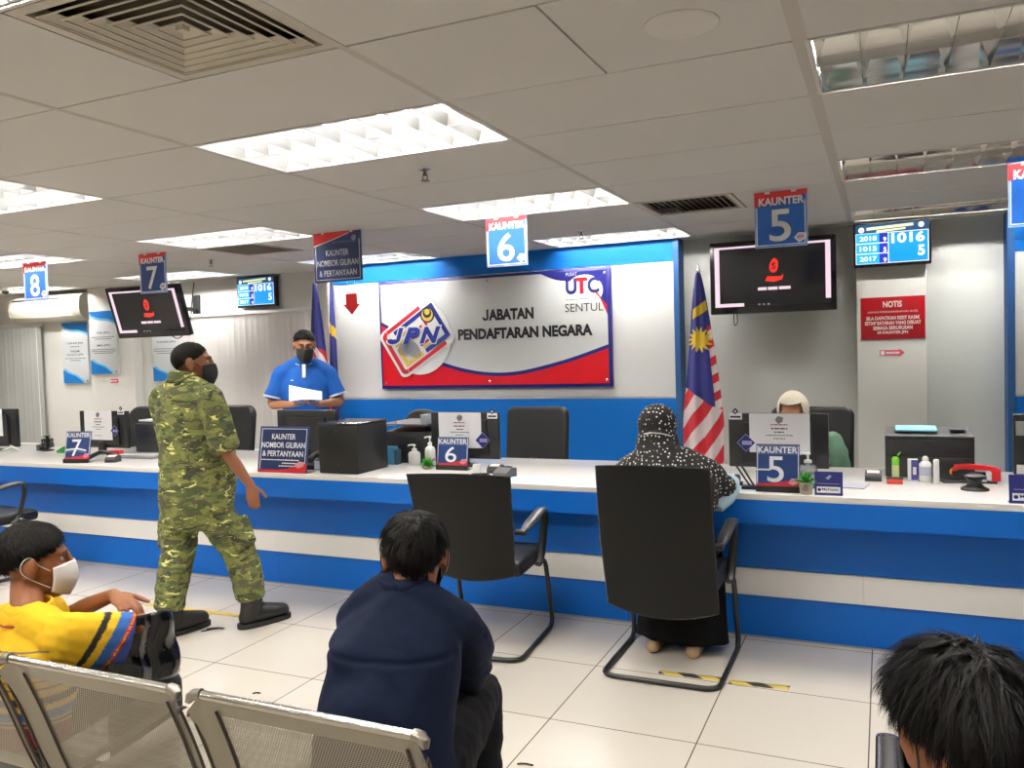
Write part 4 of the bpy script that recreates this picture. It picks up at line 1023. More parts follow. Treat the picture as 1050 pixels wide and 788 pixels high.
pd = thing('signature_pen_stand', (-.62, 4.25, T), 'black pen stand with two slanted rods beside the KAUNTER 5 stand', 'pen stand')
MB().box(-.04, .04, -.03, .03, 0, .018, bev=.005).build('base', BLACK, pd)
MB().tube([(.0, 0, .015), (-.075, .02, .12)], .005, 8).build('rod', BLACK, pd); MB().tube([(.02, 0, .015), (-.05, .02, .125)], .005, 8).build('rod', BLACK, pd)
o = MB(); o.tube([(-.022, 0, .012), (.022, 0, .012)], .012, 10); tag(o.build('plug', BLACKM, None, loc=(-.69, 4.33, T)), 'short black connector lying between card reader and pen stand', 'connector')
# right-hand desk things
t = thing('glue_bottle', (.052, 4.79, T), 'green glue bottle with open flip cap before the printer', 'bottle')
MB().lathe([(.017, 0), (.018, .004), (.018, .066), (.016, .07)], n=18).build('bottle', mat('glue_cream', S(214, 222, 160), .4), t)
MB().lathe([(.0185, .066), (.0185, .10), (.012, .108), (.001, .109)], n=18).build('cap', mat('cap_green', S(130, 214, 60), .4), t)
MB().box(.006, .028, -.008, .008, -.003, .003, mx=Matrix.Translation((.006, 0, .112)) @ Matrix.Rotation(R(-50), 4, 'Y')).build('flip_lid', MATS['cap_green'], t)
t = thing('stamp_pad', (.045, 4.575, T), 'red stamp pad box on the counter by the green glue bottle', 'stamp pad')
MB().box(-.037, .037, -.02, .02, 0, .026, bev=.002).build('box', mat('stamp_red', S(214, 74, 58), .45), t); MB().box(-.039, .039, -.022, .022, .026, .031, bev=.001).build('lid', BLACK, t); MB().box(-.034, .034, -.0235, -.019, .003, .026).build('front_face', MATS['stamp_red'], t)
t = thing('ink_carton', (.132, 4.72, T), 'white and purple carton beside the white lotion bottle', 'carton')
MB().box(-.024, .024, -.02, .02, 0, .108, bev=.001).build('box', SWHITE, t); m = MB(); m.box(-.008, .0242, -.0208, -.019, .002, .106, 0); m.box(.0, .016, -.0214, -.02, .03, .07, 1); m.build('print', [mat('carton_purple', S(70, 66, 140), .4), SWHITE], t)
t = thing('lotion_bottle', (.188, 4.665, T), 'round white lotion bottle before the printer', 'bottle')
MB().lathe([(.027, 0), (.029, .004), (.029, .092), (.02, .104), (.012, .108)], n=22).build('bottle', WPLAST, t); MB().lathe([(.015, .106), (.015, .122), (.008, .132), (.001, .133)], n=16).build('cap', WPLAST, t); MB().lathe([(.0293, .035), (.0293, .08)], n=22).build('label_band', mat('label_blue_grey', S(190, 196, 214), .5), t)
t = thing('glue_stick', (.235, 4.615, T), 'slim white tube standing next to the lotion bottle', 'tube')
MB().lathe([(.014, 0), (.0145, .002), (.0145, .085), (.013, .088)], n=16).build('tube', WPLAST, t); MB().lathe([(.0135, .086), (.0135, .118), (.01, .124), (.001, .125)], n=16).build('cap', SWHITE, t)
t = thing('stapler', (.41, 4.70, T), 'red and black heavy stapler behind the black suction base', 'stapler', rz=R(-8))
b = MB(); b.prism([(-.11, .012), (.10, .012), (.10, .0), (-.11, 0)], -.02, .02); b.build('base', BLACK, t)
b = MB(); b.prism([(-.10, .055), (-.09, .085), (-.03, .092), (.05, .088), (.10, .08), (.11, .045), (.08, .045), (.07, .065), (-.05, .068)], -.018, .018); b.build('arm', mat('stapler_red', S(196, 24, 36), .35), t)
MB().box(-.10, .05, -.014, .014, .03, .055, bev=.004).build('magazine', BLACK, t); MB().box(.075, .115, -.022, .022, .012, .075, bev=.006).build('rear_housing', MATS['stapler_red'], t)
MB().lathe([(.016, -.012), (.016, .012)], c=(-.095, 0, .05), n=16, axis='y').build('roller', mat('roller_amber', S(232, 150, 40), .35), t)
t = thing('suction_base', (.392, 4.475, T), 'black round suction base with a stubby neck on the counter', 'device holder')
MB().lathe([(.062, 0), (.06, .008), (.04, .018), (.03, .03), (.032, .05), (.045, .058), (.045, .068), (.03, .074), (.001, .075)], n=28).build('base', BLACK, t)
MB().box(.02, .05, -.008, .008, .04, .066, bev=.003).build('lever', CHROME, t)
o = MB(); o.box(-.06, .06, -.05, .05, 0, .012, bev=.003); tag(o.build('note_pad', DGREY, None, loc=(.315, 4.70, T), rot=(0, 0, .2)), 'dark flat pad beside the red stapler', 'pad')
o = MB(); o.box(-.075, .06, -.09, .07, 0, .006); tag(o.build('leaflet', mat('leaflet_grey', S(176, 176, 190), .6), None, loc=(-.14, 4.46, T), rot=(0, 0, -.15)), 'grey leaflet lying flat behind the navy payment card', 'paper')
# between enquiries and counter 6
t = thing('memo_box', (-3.0, 4.65, T), 'blue box beside the big black box printer', 'box')
MB().box(-.038, .038, -.03, .03, 0, .118, bev=.003).build('box', mat('memo_blue', S(58, 128, 168), .45), t); MB().box(.038, .062, -.028, .028, 0, .10, bev=.004).build('side_holder', mat('memo_slate', S(52, 74, 92), .5), t)
t = thing('desk_telephone', (-3.36, 4.30, T), 'black desk telephone with white label beside the enquiries stand', 'telephone')
MB().prism([(0, 0), (.17, 0), (.17, .06), (0, .03)], -.08, .08, axis='x').build('base', BLACK, t)
MB().tube(smoothpts([(-.055, .02, .06), (-.055, .08, .085), (-.055, .15, .09)], 4), .02, 10).build('handset', BLACKM, t)
MB().box(0, .06, .0, .003, .006, .06, mx=Matrix.Translation((0, -.004, .0))).build('label_plate', SWHITE, t)
# left end
t = thing('stamp_rack', (-6.50, 4.74, T), 'black rubber stamp rack before the grey blind', 'stamp rack')
MB().lathe([(.05, 0), (.05, .01), (.012, .015), (.012, .12), (.03, .125), (.03, .13), (.001, .13)], n=18).build('stand', BLACK, t)
for k in range(6):
    a = k*1.047; MB().lathe([(.013, .03), (.013, .06), (.006, .068), (.009, .10), (.001, .105)], c=(.038*math.cos(a), .038*math.sin(a), 0), n=10).build('rubber_stamp', BLACKM, t)
MB().box(-.105, -.055, -.03, .03, 0, .05, bev=.004).build('ink_box', DGREY, t)
o = MB(); o.prism([(-.05, 0), (.05, 0), (.05, .05), (.02, .055), (-.05, .018)], -.02, .02); tag(o.build('tape_dispenser', mat('green_plastic', S(28, 120, 50), .4), None, loc=(-6.20, 4.66, T), rot=(0, 0, .2)), 'small green dispenser beside the black stamp rack', 'dispenser')
t = thing('keyboard', (-7.05, 4.45, T), 'light grey keyboard before the monitor at the picture edge', 'keyboard', rz=R(6))
MB().prism([(-.07, 0), (.08, 0), (.08, .028), (-.07, .014)], -.2, .2, axis='x').build('case', mat('kb_grey', S(168, 170, 172), .5), t)
k_ = MB()
for i in range(14):
    for j in range(4): k_.box(-.185+i*.0265, -.163+i*.0265, -.055+j*.03, -.030+j*.03, .012+j*.003, .028+j*.003, bev=.002, seg=1)
k_.build('keys', WPLAST, t)
o = MB(); o.tube(smoothpts([(-.1, 0, .01), (-.04, .03, .03), (.03, -.01, .05), (.1, .02, .01)], 5), .008, 8); tag(o.build('cable', mat('cable_white', S(214, 214, 212), .5), None, loc=(-6.78, 4.60, T)), 'white coiled cable behind the light grey keyboard', 'cable')
t = thing('keyboard', (-5.20, 4.54, T), 'slim grey keyboard before the printer of counter 7', 'keyboard', rz=R(4))
MB().prism([(-.06, 0), (.07, 0), (.07, .022), (-.06, .012)], -.19, .19, axis='x').build('case', mat('kb_dark', S(120, 122, 126), .5), t); MB().box(-.18, .18, -.05, .055, .012, .026, bev=.002).build('keys', MATS['kb_grey'], t)
o = MB(); o.tube(smoothpts([(-.12, 0, .02), (-.03, .02, .06), (.05, -.02, .05), (.12, .0, .02)], 6), .016, 8); tag(o.build('handset', BLACK, None, loc=(-5.37, 4.37, T), rot=(0, 0, .4)), 'black handset with red trim lying behind the KAUNTER 7 stand', 'handset')
o = MB(); o.box(-.05, .05, -.03, .03, 0, .05, bev=.006); tag(o.build('red_pouch', mat('pouch_red', S(170, 36, 44), .5), None, loc=(-5.47, 4.56, T), rot=(0, 0, .2)), 'dark red pouch behind the black handset at counter 7', 'pouch')
# ------------------------------------------------------------------ visitor chairs
LEATH = mat('black_leatherette', S(19, 19, 20), .45, bump=.08, bscale=350)
SHELL = mat('chair_shell', S(20, 20, 21), .5, bump=.03, bscale=500)
FRAME = mat('black_steel', S(26, 25, 25), .35)
ARM = mat('arm_plastic', S(48, 48, 50), .4)
def visitor_chair(loc, label, z0, z1, wt, wm, wb, ytop, ybot, rz=0, drop=.04):
    t = thing('visitor_chair', loc, label, 'chair', 'black cantilever visitor chairs at the counter', rz)
    def bk(u, v, off):
        z = z0+(z1-z0)*v
        w = wb+(wm-wb)*min(1, v/.5) if v < .5 else wm+(wt-wm)*((v-.5)/.5)
        x = (u-.5)*w
        y = ybot+(ytop-ybot)*v**1.25 - .025*math.sin(v*math.pi) - .03*(1-(2*u-1)**2)
        z -= drop*(1-v)**3*(1-(2*u-1)**2)*1.0 - .012*v**6*(1-(2*u-1)**2)
        return Vector((x, y+off, z))
    def pad(m_, th, e=.0):
        b = MB(); nu, nv = 18, 26
        def f1(u, v): 
            s_ = 1-max(abs(2*u-1), abs(2*v-1))**10
            return bk(u, v, 0)
        b.grid(f1, nu, nv)
        bmesh.ops.solidify(b.bm, geom=b.bm.faces[:], thickness=th)
        bmesh.ops.recalc_face_normals(b.bm, faces=b.bm.faces[:])
        return b
    b = pad(SHELL, .035)
    o = b.build('backrest', SHELL, t, angle=60); md = o.modifiers.new('bev', 'BEVEL'); md.width = .012; md.segments = 3; md.limit_method = 'ANGLE'; md.angle_limit = R(50)
    # padded front of the backrest
    q = MB(); q.grid(lambda u, v: bk(.03+.94*u, .22+.74*v, .038+.03*(1-(2*u-1)**6)*(1-(2*v-1)**6)), 14, 18); q.build('back_pad', LEATH, t, solid=.01)
    s_ = MB(); s_.box(-.245, .245, -.19, .26, .385, .465, bev=.03, seg=4)
    o = s_.build('seat', LEATH, t)
    for sx in (-1, 1):
        x = sx*.265
        P = fillet([(x*.0, -.295, .013), (x, -.295, .013), (x, .27, .013), (x*.985, .17, .40), (x*.94, .06, .405)], .075, 7)
        MB().tube(P, .0125, 10).build('sled_leg', FRAME, t)
        a = MB(); A = smoothpts([(x*1.02, -.20, .628), (x*1.03, -.13, .645), (x*1.03, -.03, .662), (x*1.03, .07, .676), (x*1.03, .125, .670)], 5)
        a.tube(A, [.017+.012*min(1, i/6) for i in range(len(A))], 12, flat=.55, side=(1, 0, 0)); a.build('armrest', ARM, t)
        MB().tube(smoothpts([(x*1.03, .11, .675), (x*1.03, .14, .645), (x*1.02, .13, .56), (x*1.0, .085, .43), (x*.99, .04, .40)], 5), .021, 10, flat=.6, side=(1, 0, 0)).build('arm_post', FRAME, t)
        MB().tube([(x*.88, -.205, .622), (x*1.07, -.205, .622)], .016, 12).build('arm_pivot', ARM, t)
    return t
visitor_chair((-.935, 3.85, 0), 'black high-backed visitor chair the woman in the dotted scarf sits on', .315, .985, .515, .525, .52, -.33, -.19)
v6 = visitor_chair((-1.905, 3.84, 0), 'empty black visitor chair in front of the KAUNTER 6 stand', .40, .925, .545, .51, .44, -.37, -.20, rz=R(5), drop=.03)
o = MB(); o.box(-.02, .02, -.012, .012, 0, .0012); o.build('price_sticker', SWHITE, v6, loc=(.272, .10, .423), rot=(R(10), R(0), R(12)))
dup(v6, (-5.90, 3.78, 0), 'empty black visitor chair cut by the picture edge at counter 7', R(-4))

# ------------------------------------------------------------------ staff chairs
def staff_chair(loc, label, w, z0, z1, r, rz=0):
    t = thing('office_chair', loc, label, 'chair', 'black swivel chairs of the clerks', rz)
    b = MB()
    P = rrect(-w/2, w/2, z0, z1, r, 8)
    b.prism([(x, z) for x, z in P], -.035, .035)
    o = b.build('backrest', LEATH, t); md = o.modifiers.new('bev', 'BEVEL'); md.width = .025; md.segments = 4; md.limit_method = 'ANGLE'
    o.location = (0, .23, 0); o.rotation_euler = (R(-8), 0, 0)
    MB().box(-.25, .25, -.25, .22, .44, .53, bev=.035, seg=4).build('seat', LEATH, t)
    MB().tube(smoothpts([(0, .10, .43), (0, .27, .44), (0, .29, .55), (0, .25, z0+.15)], 5), .022, 8, flat=1.6).build('back_support', BLACKM, t)
    MB().lathe([(.03, .06), (.03, .30), (.02, .30), (.02, .43), (.09, .43), (.09, .445)], n=16).build('gas_column', BLACKM, t)
    for s_ in (-1, 1):
        MB().tube(fillet([(s_*.24, .12, .44), (s_*.30, .10, .46), (s_*.30, .08, .68), (s_*.30, -.16, .68)], .04), .018, 8).build('armrest', ARM, t)
    for k in range(5):
        a = R(90+72*k); d = Vector((math.cos(a), math.sin(a), 0))
        MB().tube([d*.02+Vector((0, 0, .10)), d*.28+Vector((0, 0, .065))], [.026, .016], 8).build('base_arm', BLACKM, t)
        cw = MB(); cw.lathe([(.001, -.02), (.025, -.02), (.027, -.008), (.027, .008), (.025, .02), (.001, .02)], n=14, axis='x'); cw.build('caster', BLACKM, t, loc=d*.285+Vector((0, 0, .028)), rot=(0, 0, a+1.5708))
    return t
staff_chair((-2.40, 5.40, 0), 'square-backed black clerk chair beside the monitor of counter 6', .50, .56, 1.09, .06)
staff_chair((-.49, 5.60, 0), 'black clerk chair behind the cream-scarfed clerk', .54, .56, 1.075, .06, rz=R(-6))
staff_chair((-3.50, 5.55, 0), 'black clerk chair with a domed back before the blue partition', .36, .60, 1.06, .17)
staff_chair((-5.42, 5.45, 0), 'black clerk chair partly hidden behind the man in camouflage', .46, .56, 1.10, .09)
staff_chair((-6.50, 5.40, 0), 'black clerk chair with rounded back behind the monitor of counter 7', .42, .56, 1.09, .15)

# ------------------------------------------------------------------ perforated waiting benches
def perf_mat():
    m = bpy.data.materials.new('perforated_steel'); m.use_nodes = True; nt = m.node_tree; b = nt.nodes['Principled BSDF']; out = nt.nodes['Material Output']
    b.inputs['Base Color'].default_value = S(150, 143, 130); b.inputs['Metallic'].default_value = .75; b.inputs['Roughness'].default_value = .42
    uv = nt.nodes.new('ShaderNodeUVMap'); uv.uv_map = 'sheet'
    sep = nt.nodes.new('ShaderNodeSeparateXYZ'); nt.links.new(uv.outputs[0], sep.inputs[0])
    def M(op, a, b_=None, c=None):
        n = nt.nodes.new('ShaderNodeMath'); n.operation = op
        for i, v in enumerate((a, b_, c)):
            if v is None: continue
            if isinstance(v, (int, float)): n.inputs[i].default_value = v
            else: nt.links.new(v, n.inputs[i])
        return n.outputs[0]
    P = .0066
    v = M('DIVIDE', sep.outputs[1], P*.866); row = M('FLOOR', v)
    sh = M('MULTIPLY', M('MODULO', row, 2.0), .5)
    u = M('ADD', M('DIVIDE', sep.outputs[0], P), sh)
    fu = M('SUBTRACT', M('FRACT', u), .5); fv = M('MULTIPLY', M('SUBTRACT', M('FRACT', v), .5), .866)
    d = M('ADD', M('MULTIPLY', fu, fu), M('MULTIPLY', fv, fv))
    hole = M('LESS_THAN', d, .27**2)
    ins = nt.nodes.new('ShaderNodeVertexColor'); ins.layer_name = 'holes'
    sc_ = nt.nodes.new('ShaderNodeSeparateColor'); nt.links.new(ins.outputs[0], sc_.inputs[0])
    fac = M('MULTIPLY', hole, M('GREATER_THAN', sc_.outputs[0], .5))
    tr = nt.nodes.new('ShaderNodeBsdfTransparent'); mx = nt.nodes.new('ShaderNodeMixShader')
    nt.links.new(fac, mx.inputs[0]); nt.links.new(b.outputs[0], mx.inputs[1]); nt.links.new(tr.outputs[0], mx.inputs[2]); nt.links.new(mx.outputs[0], out.inputs[0])
    return m
PERF = perf_mat()
BSTEEL = mat('bench_steel', S(172, 165, 152), .38, .8)
EDGE = mat('bench_dark_edge', S(66, 58, 48), .5, .5)
POLE = mat('bench_rail', S(214, 210, 202), .2, 1.)
SW = .588
def side_profile():
    return smoothpts([(0, -.01, .80), (0, .045, .66), (0, .10, .50), (0, .135, .425), (0, .19, .40), (0, .35, .405), (0, .52, .425), (0, .575, .42), (0, .60, .39)], 6)
def bench(loc, label, n, arms, pitch=.618):
    t = thing('waiting_bench', loc, label, 'bench')
    P = side_profile(); L = [0]
    for a, b in zip(P, P[1:]): L.append(L[-1]+(b-a).length)
    for k in range(n):
        xc = (k-(n-1)/2)*pitch
        m = MB(); nu = 24; V = []; meta = []
        for i in range(nu+1):
            u = i/nu*2-1; x = xc+u*SW/2
            for j, p in enumerate(P):
                q = p.copy(); q.x = x
                e = max(0, abs(u)-.86)/.14                       # side flanges curl back
                if j < len(P)*.42: q.y -= .018*e*e
                else: q.z += .012*e*e
                tt = j/(len(P)-1)
                if tt < .1: q.z -= .035*max(0, (abs(u)-.90)/.10)**2.2*(1-tt/.1)  # rounded upper corners
                V.append(m.bm.verts.new(q)); meta.append((x, L[j], 1.0 if abs(u) < .80 and ((.055 < L[j] < .34) or (.46 < L[j] < .80)) else 0.0))
        nP = len(P)
        for i in range(nu):
            for j in range(nP-1):
                m.bm.faces.new((V[i*nP+j], V[(i+1)*nP+j], V[(i+1)*nP+j+1], V[i*nP+j+1]))
        o = m.build('seat_shell', PERF, t, angle=70)
        me = o.data; uvl = me.uv_layers.new(name='sheet')
        for lp in me.loops: uvl.data[lp.index].uv = meta[lp.vertex_index][:2]
        ca = me.color_attributes.new('holes', 'FLOAT_COLOR', 'POINT')
        for i, q in enumerate(meta): ca.data[i].color = (q[2], q[2], q[2], 1)
        # rounded top rail and end caps
        MB().tube(fillet([(xc-SW/2+.022, -.012, .802), (xc+SW/2-.03, -.012, .802)], .01), .0105, 12).build('top_rail', POLE, o)
        for sx in (-1, 1):
            xe = xc+sx*(SW/2-.026)
            MB().tube([(xe-sx*.004, -.012, .803), (xe+sx*.012, -.014, .802), (xe+sx*.022, -.018, .796), (xe+sx*.026, -.022, .785)], [.0128, .0128, .0115, .006], 12).build('rail_cap', mat('bench_cap', S(150, 144, 134), .3, .9), o)
            E_ = [(xc+sx*SW*.405, p.y-.0035, p.z-.001) for p in P[2:24]]
            MB().tube(E_, .0028, 6).build('fold_line', EDGE, o)
            F_ = [(xc+sx*(SW/2), p.y-.020, p.z-(.03 if i == 0 else 0)) for i, p in enumerate(P[1:22])]
            MB().tube(F_, .0035, 6).build('side_edge', EDGE, o)
    W = n*pitch
    MB().box(-W/2+.06, W/2-.06, .26, .33, .30, .36, bev=.008).build('beam', mat('beam_black', S(30, 30, 30), .4, .3), t)
    for sx in (-1, 1):
        x = sx*(W/2-.28)
        MB().tube(fillet([(x, .0, .03), (x, .10, .10), (x, .28, .31)], .06), .024, 10).build('leg', POLE, t)
        MB().tube(fillet([(x, .60, .03), (x, .48, .10), (x, .30, .31)], .06), .024, 10).build('leg', POLE, t)
        MB().lathe([(.03, 0), (.03, .012), (.02, .03)], c=(x, .0, 0), n=14).build('foot', BLACKM, t); MB().lathe([(.03, 0), (.03, .012), (.02, .03)], c=(x, .60, 0), n=14).build('foot', BLACKM, t)
    for xa in arms:
        MB().tube(fillet([(xa, .15, .36), (xa, .12, .66), (xa, .62, .675), (xa, .56, .50), (xa, .30, .34)], .07, 8), .024, 12, flat=.35, side=(1, 0, 0)).build('armrest', mat('arm_chrome', (.72, .72, .74), .16, 1.), t)
    return t
bench((-1.692, 1.31, 0), 'perforated steel waiting bench with three seat backs, where the boy sits', 3, [])
bench((.309+.618, 1.31, 0), 'perforated steel waiting bench with a chrome armrest beside the dark-haired head', 3, [-.927, .927])
# ------------------------------------------------------------------ people: builders
def V3(*a): return Vector(a)
def limb(mb, pts, rads, side=(1, 0, 0), n=14, sub=4, m=0, cap=.8):
    P = [Vector(p) for p in pts]; Rr = [(r, r) if isinstance(r, (int, float)) else r for r in rads]
    N = len(P); pp, rr = [], []
    def cr(a, b, c, d, t): return .5*((2*b)+(c-a)*t+(2*a-5*b+4*c-d)*t*t+(3*b-a-3*c+d)*t**3)
    for i in range(N-1):
        g = lambda L, j: L[max(0, min(N-1, j))]
        for k in range(sub):
            t = k/sub
            pp.append(cr(g(P, i-1), g(P, i), g(P, i+1), g(P, i+2), t))
            rr.append(tuple(max(.001, cr(g(Rr, i-1)[q], g(Rr, i)[q], g(Rr, i+1)[q], g(Rr, i+2)[q], t)) for q in (0, 1)))
    pp.append(P[-1]); rr.append(Rr[-1])
    # domed ends
    d0 = (pp[0]-pp[1]).normalized(); d1 = (pp[-1]-pp[-2]).normalized()
    a0, a1 = min(rr[0])*cap, min(rr[-1])*cap
    pre = [(pp[0]+d0*a0*s_, tuple(q*c_ for q in rr[0])) for s_, c_ in ((.97, .25), (.8, .6), (.45, .89))]
    post = [(pp[-1]+d1*a1*s_, tuple(q*c_ for q in rr[-1])) for s_, c_ in ((.45, .89), (.8, .6), (.97, .25))]
    seq = pre+list(zip(pp, rr))+post
    rings = []; sd = Vector(side)
    for i, (p, r) in enumerate(seq):
        a = seq[max(0, i-1)][0]; b = seq[min(len(seq)-1, i+1)][0]; t = (b-a).normalized()
        s_ = sd-t*t.dot(sd)
        if s_.length < 1e-4: s_ = t.orthogonal()
        s_.normalize(); f_ = t.cross(s_)
        rings.append([mb.bm.verts.new(p+s_*math.cos(6.28318*k/n)*r[0]+f_*math.sin(6.28318*k/n)*r[1]) for k in range(n)])
    for A, B in zip(rings, rings[1:]):
        for k in range(n): mb.bm.faces.new((A[k], A[(k+1) % n], B[(k+1) % n], B[k])).material_index = m
    mb.bm.faces.new(rings[0][::-1]).material_index = m; mb.bm.faces.new(rings[-1]).material_index = m
def ell(mb, c, r, mx=None, rot=None, n=16):
    t = bmesh.new(); M = Matrix.Translation(c) @ (rot.to_4x4() if rot else Matrix()) @ Matrix.Diagonal((*r, 1))
    if mx: M = mx @ M
    bmesh.ops.create_uvsphere(t, u_segments=n, v_segments=max(8, n*2//3), radius=1, matrix=M); mb.add(t)
def fuse(mb, voxel=.007, smooth=4, sf=.5):
    bmesh.ops.recalc_face_normals(mb.bm, faces=mb.bm.faces[:])
    me = bpy.data.meshes.new('tmp'); mb.bm.to_mesh(me); mb.bm.free()
    o = bpy.data.objects.new('tmp', me); COL.objects.link(o)
    a = o.modifiers.new('r', 'REMESH'); a.mode = 'VOXEL'; a.voxel_size = voxel; a.use_smooth_shade = True
    if smooth: b = o.modifiers.new('s', 'SMOOTH'); b.factor = sf; b.iterations = smooth
    dg = bpy.context.evaluated_depsgraph_get()
    out = bpy.data.meshes.new_from_object(o.evaluated_get(dg), depsgraph=dg)
    bpy.data.objects.remove(o); bpy.data.meshes.remove(me)
    out.materials.clear()
    for p in out.polygons: p.use_smooth = True
    return out
def displace(me, fn):
    n = len(me.vertices); co = np.empty(n*3); no = np.empty(n*3)
    me.vertices.foreach_get('co', co); me.vertices.foreach_get('normal', no)
    co = co.reshape(-1, 3); no = no.reshape(-1, 3)
    d = np.array([fn(Vector(c), Vector(k)) for c, k in zip(co, no)])
    me.vertices.foreach_set('co', (co+no*d[:, None]).ravel()); me.update()
def frame(pos, fwd, up=(0, 0, 1), s=1.0):
    f = Vector(fwd).normalized(); u = Vector(up); u = (u-f*f.dot(u)).normalized(); r = f.cross(u)
    return Matrix(((r.x*s, f.x*s, u.x*s, pos[0]), (r.y*s, f.y*s, u.y*s, pos[1]), (r.z*s, f.z*s, u.z*s, pos[2]), (0, 0, 0, 1)))
def head_shape(mb, M, jaw=1.0, ears=True):
    e = lambda c, r, rot=None: ell(mb, c, r, M, rot)
    L = lambda P, rr: limb(mb, [M @ Vector(p) for p in P], [(a*s0, b*s0) if isinstance((a, b), tuple) else a for a, b in rr], side=(M.to_3x3() @ Vector((1, 0, 0))), n=14)
    s0 = M.to_scale().x
    e((0, -.012, .032), (.075, .096, .084)); e((0, .030, .0), (.066*jaw, .060, .086))
    L([(0, .018, -.03), (0, .040, -.07), (0, .062, -.098)], [(.060*jaw, .052), (.050*jaw, .042), (.026*jaw, .024)])
    e((0, .076, -.055), (.030, .022, .028)); e((0, .072, .040), (.056, .020, .013)); e((0, .070, -.100), (.023, .020, .016))
    L([(0, .090, .034), (0, .099, .010), (0, .110, -.016)], [(.008, .008), (.009, .010), (.014, .012)])
    for s in (-1, 1):
        e((s*.013, .098, -.019), (.009, .012, .008)); e((s*.036, .056, -.018), (.023, .028, .030))
    e((0, .096, -.051), (.023, .010, .0065)); e((0, .094, -.063), (.019, .010, .008))
    if ears:
        for s in (-1, 1):
            rt = Matrix.Rotation(R(s*-22), 3, 'Z') @ Matrix.Rotation(R(-12), 3, 'X')
            e((s*.083, -.012, .004), (.0085, .022, .034), rt); e((s*.080, -.004, -.024), (.008, .012, .014)); e((s*.074, .0, .0), (.012, .014, .02))
def hand_shape(mb, wrist, d, nrm, thumb, curl=25, s=1.0, spread=.0, curls=None, thumb_in=.55):
    """wrist position, direction of the fingers, palm normal (finger tips curl towards it), thumb side"""
    d = Vector(d).normalized(); nr = Vector(nrm); nr = (nr-d*d.dot(nr)).normalized(); sd = d.cross(nr)
    if sd.dot(Vector(thumb)) < 0: sd = -sd
    w = Vector(wrist)
    limb(mb, [w-d*.02*s, w+d*.02*s, w+d*.055*s, w+d*.088*s], [(.024*s, .019*s), (.030*s, .016*s), (.039*s, .0145*s), (.038*s, .011*s)], side=sd, n=14)
    for k, (o_, L, r) in enumerate(((.029, .071, .0083), (.010, .080, .0087), (-.010, .075, .0084), (-.028, .059, .0074))):
        c = (curls[k] if curls else curl); p = w+d*(.088-.004*abs(k-1))*s+sd*o_*s
        dd = (d+sd*spread*(1.5-k)).normalized(); pts = [p-dd*.012*s, p]
        ax = dd.cross(nr)
        for j, f in enumerate((.46, .30, .24)):
            a = R(c*(.7, 1.15, .9)[j]); dd = Matrix.Rotation(a, 3, ax) @ dd
            p = p+dd*L*f*s; pts.append(p)
        limb(mb, pts, [r*s, r*s, r*.96*s, r*.9*s, r*.78*s], side=sd, n=10, sub=3)
    p0 = w+d*.020*s+sd*.022*s; td = (d*.62+sd*.66+nr*thumb_in*.5).normalized()
    p1 = p0+td*.040*s; td2 = (td+d*.5+nr*.15).normalized(); p2 = p1+td2*.032*s; p3 = p2+(td2+d*.25).normalized()*.024*s
    limb(mb, [p0, p1, p2, p3], [.0145*s, .0112*s, .0098*s, .0082*s], side=sd, n=10, sub=3)
SKIN_C = S(150, 100, 72)
def skin(name, c): 
    return mat(name, c, .5, bump=.05, bscale=160, var=.08, vscale=14, spec=.35)
def hairmat(name, c=(.006, .005, .0045, 1), rough=.55): return mat(name, c, rough, spec=.12)
HAIRCAP = mat('hair_under', (.009, .008, .007, 1), .85, spec=.15)
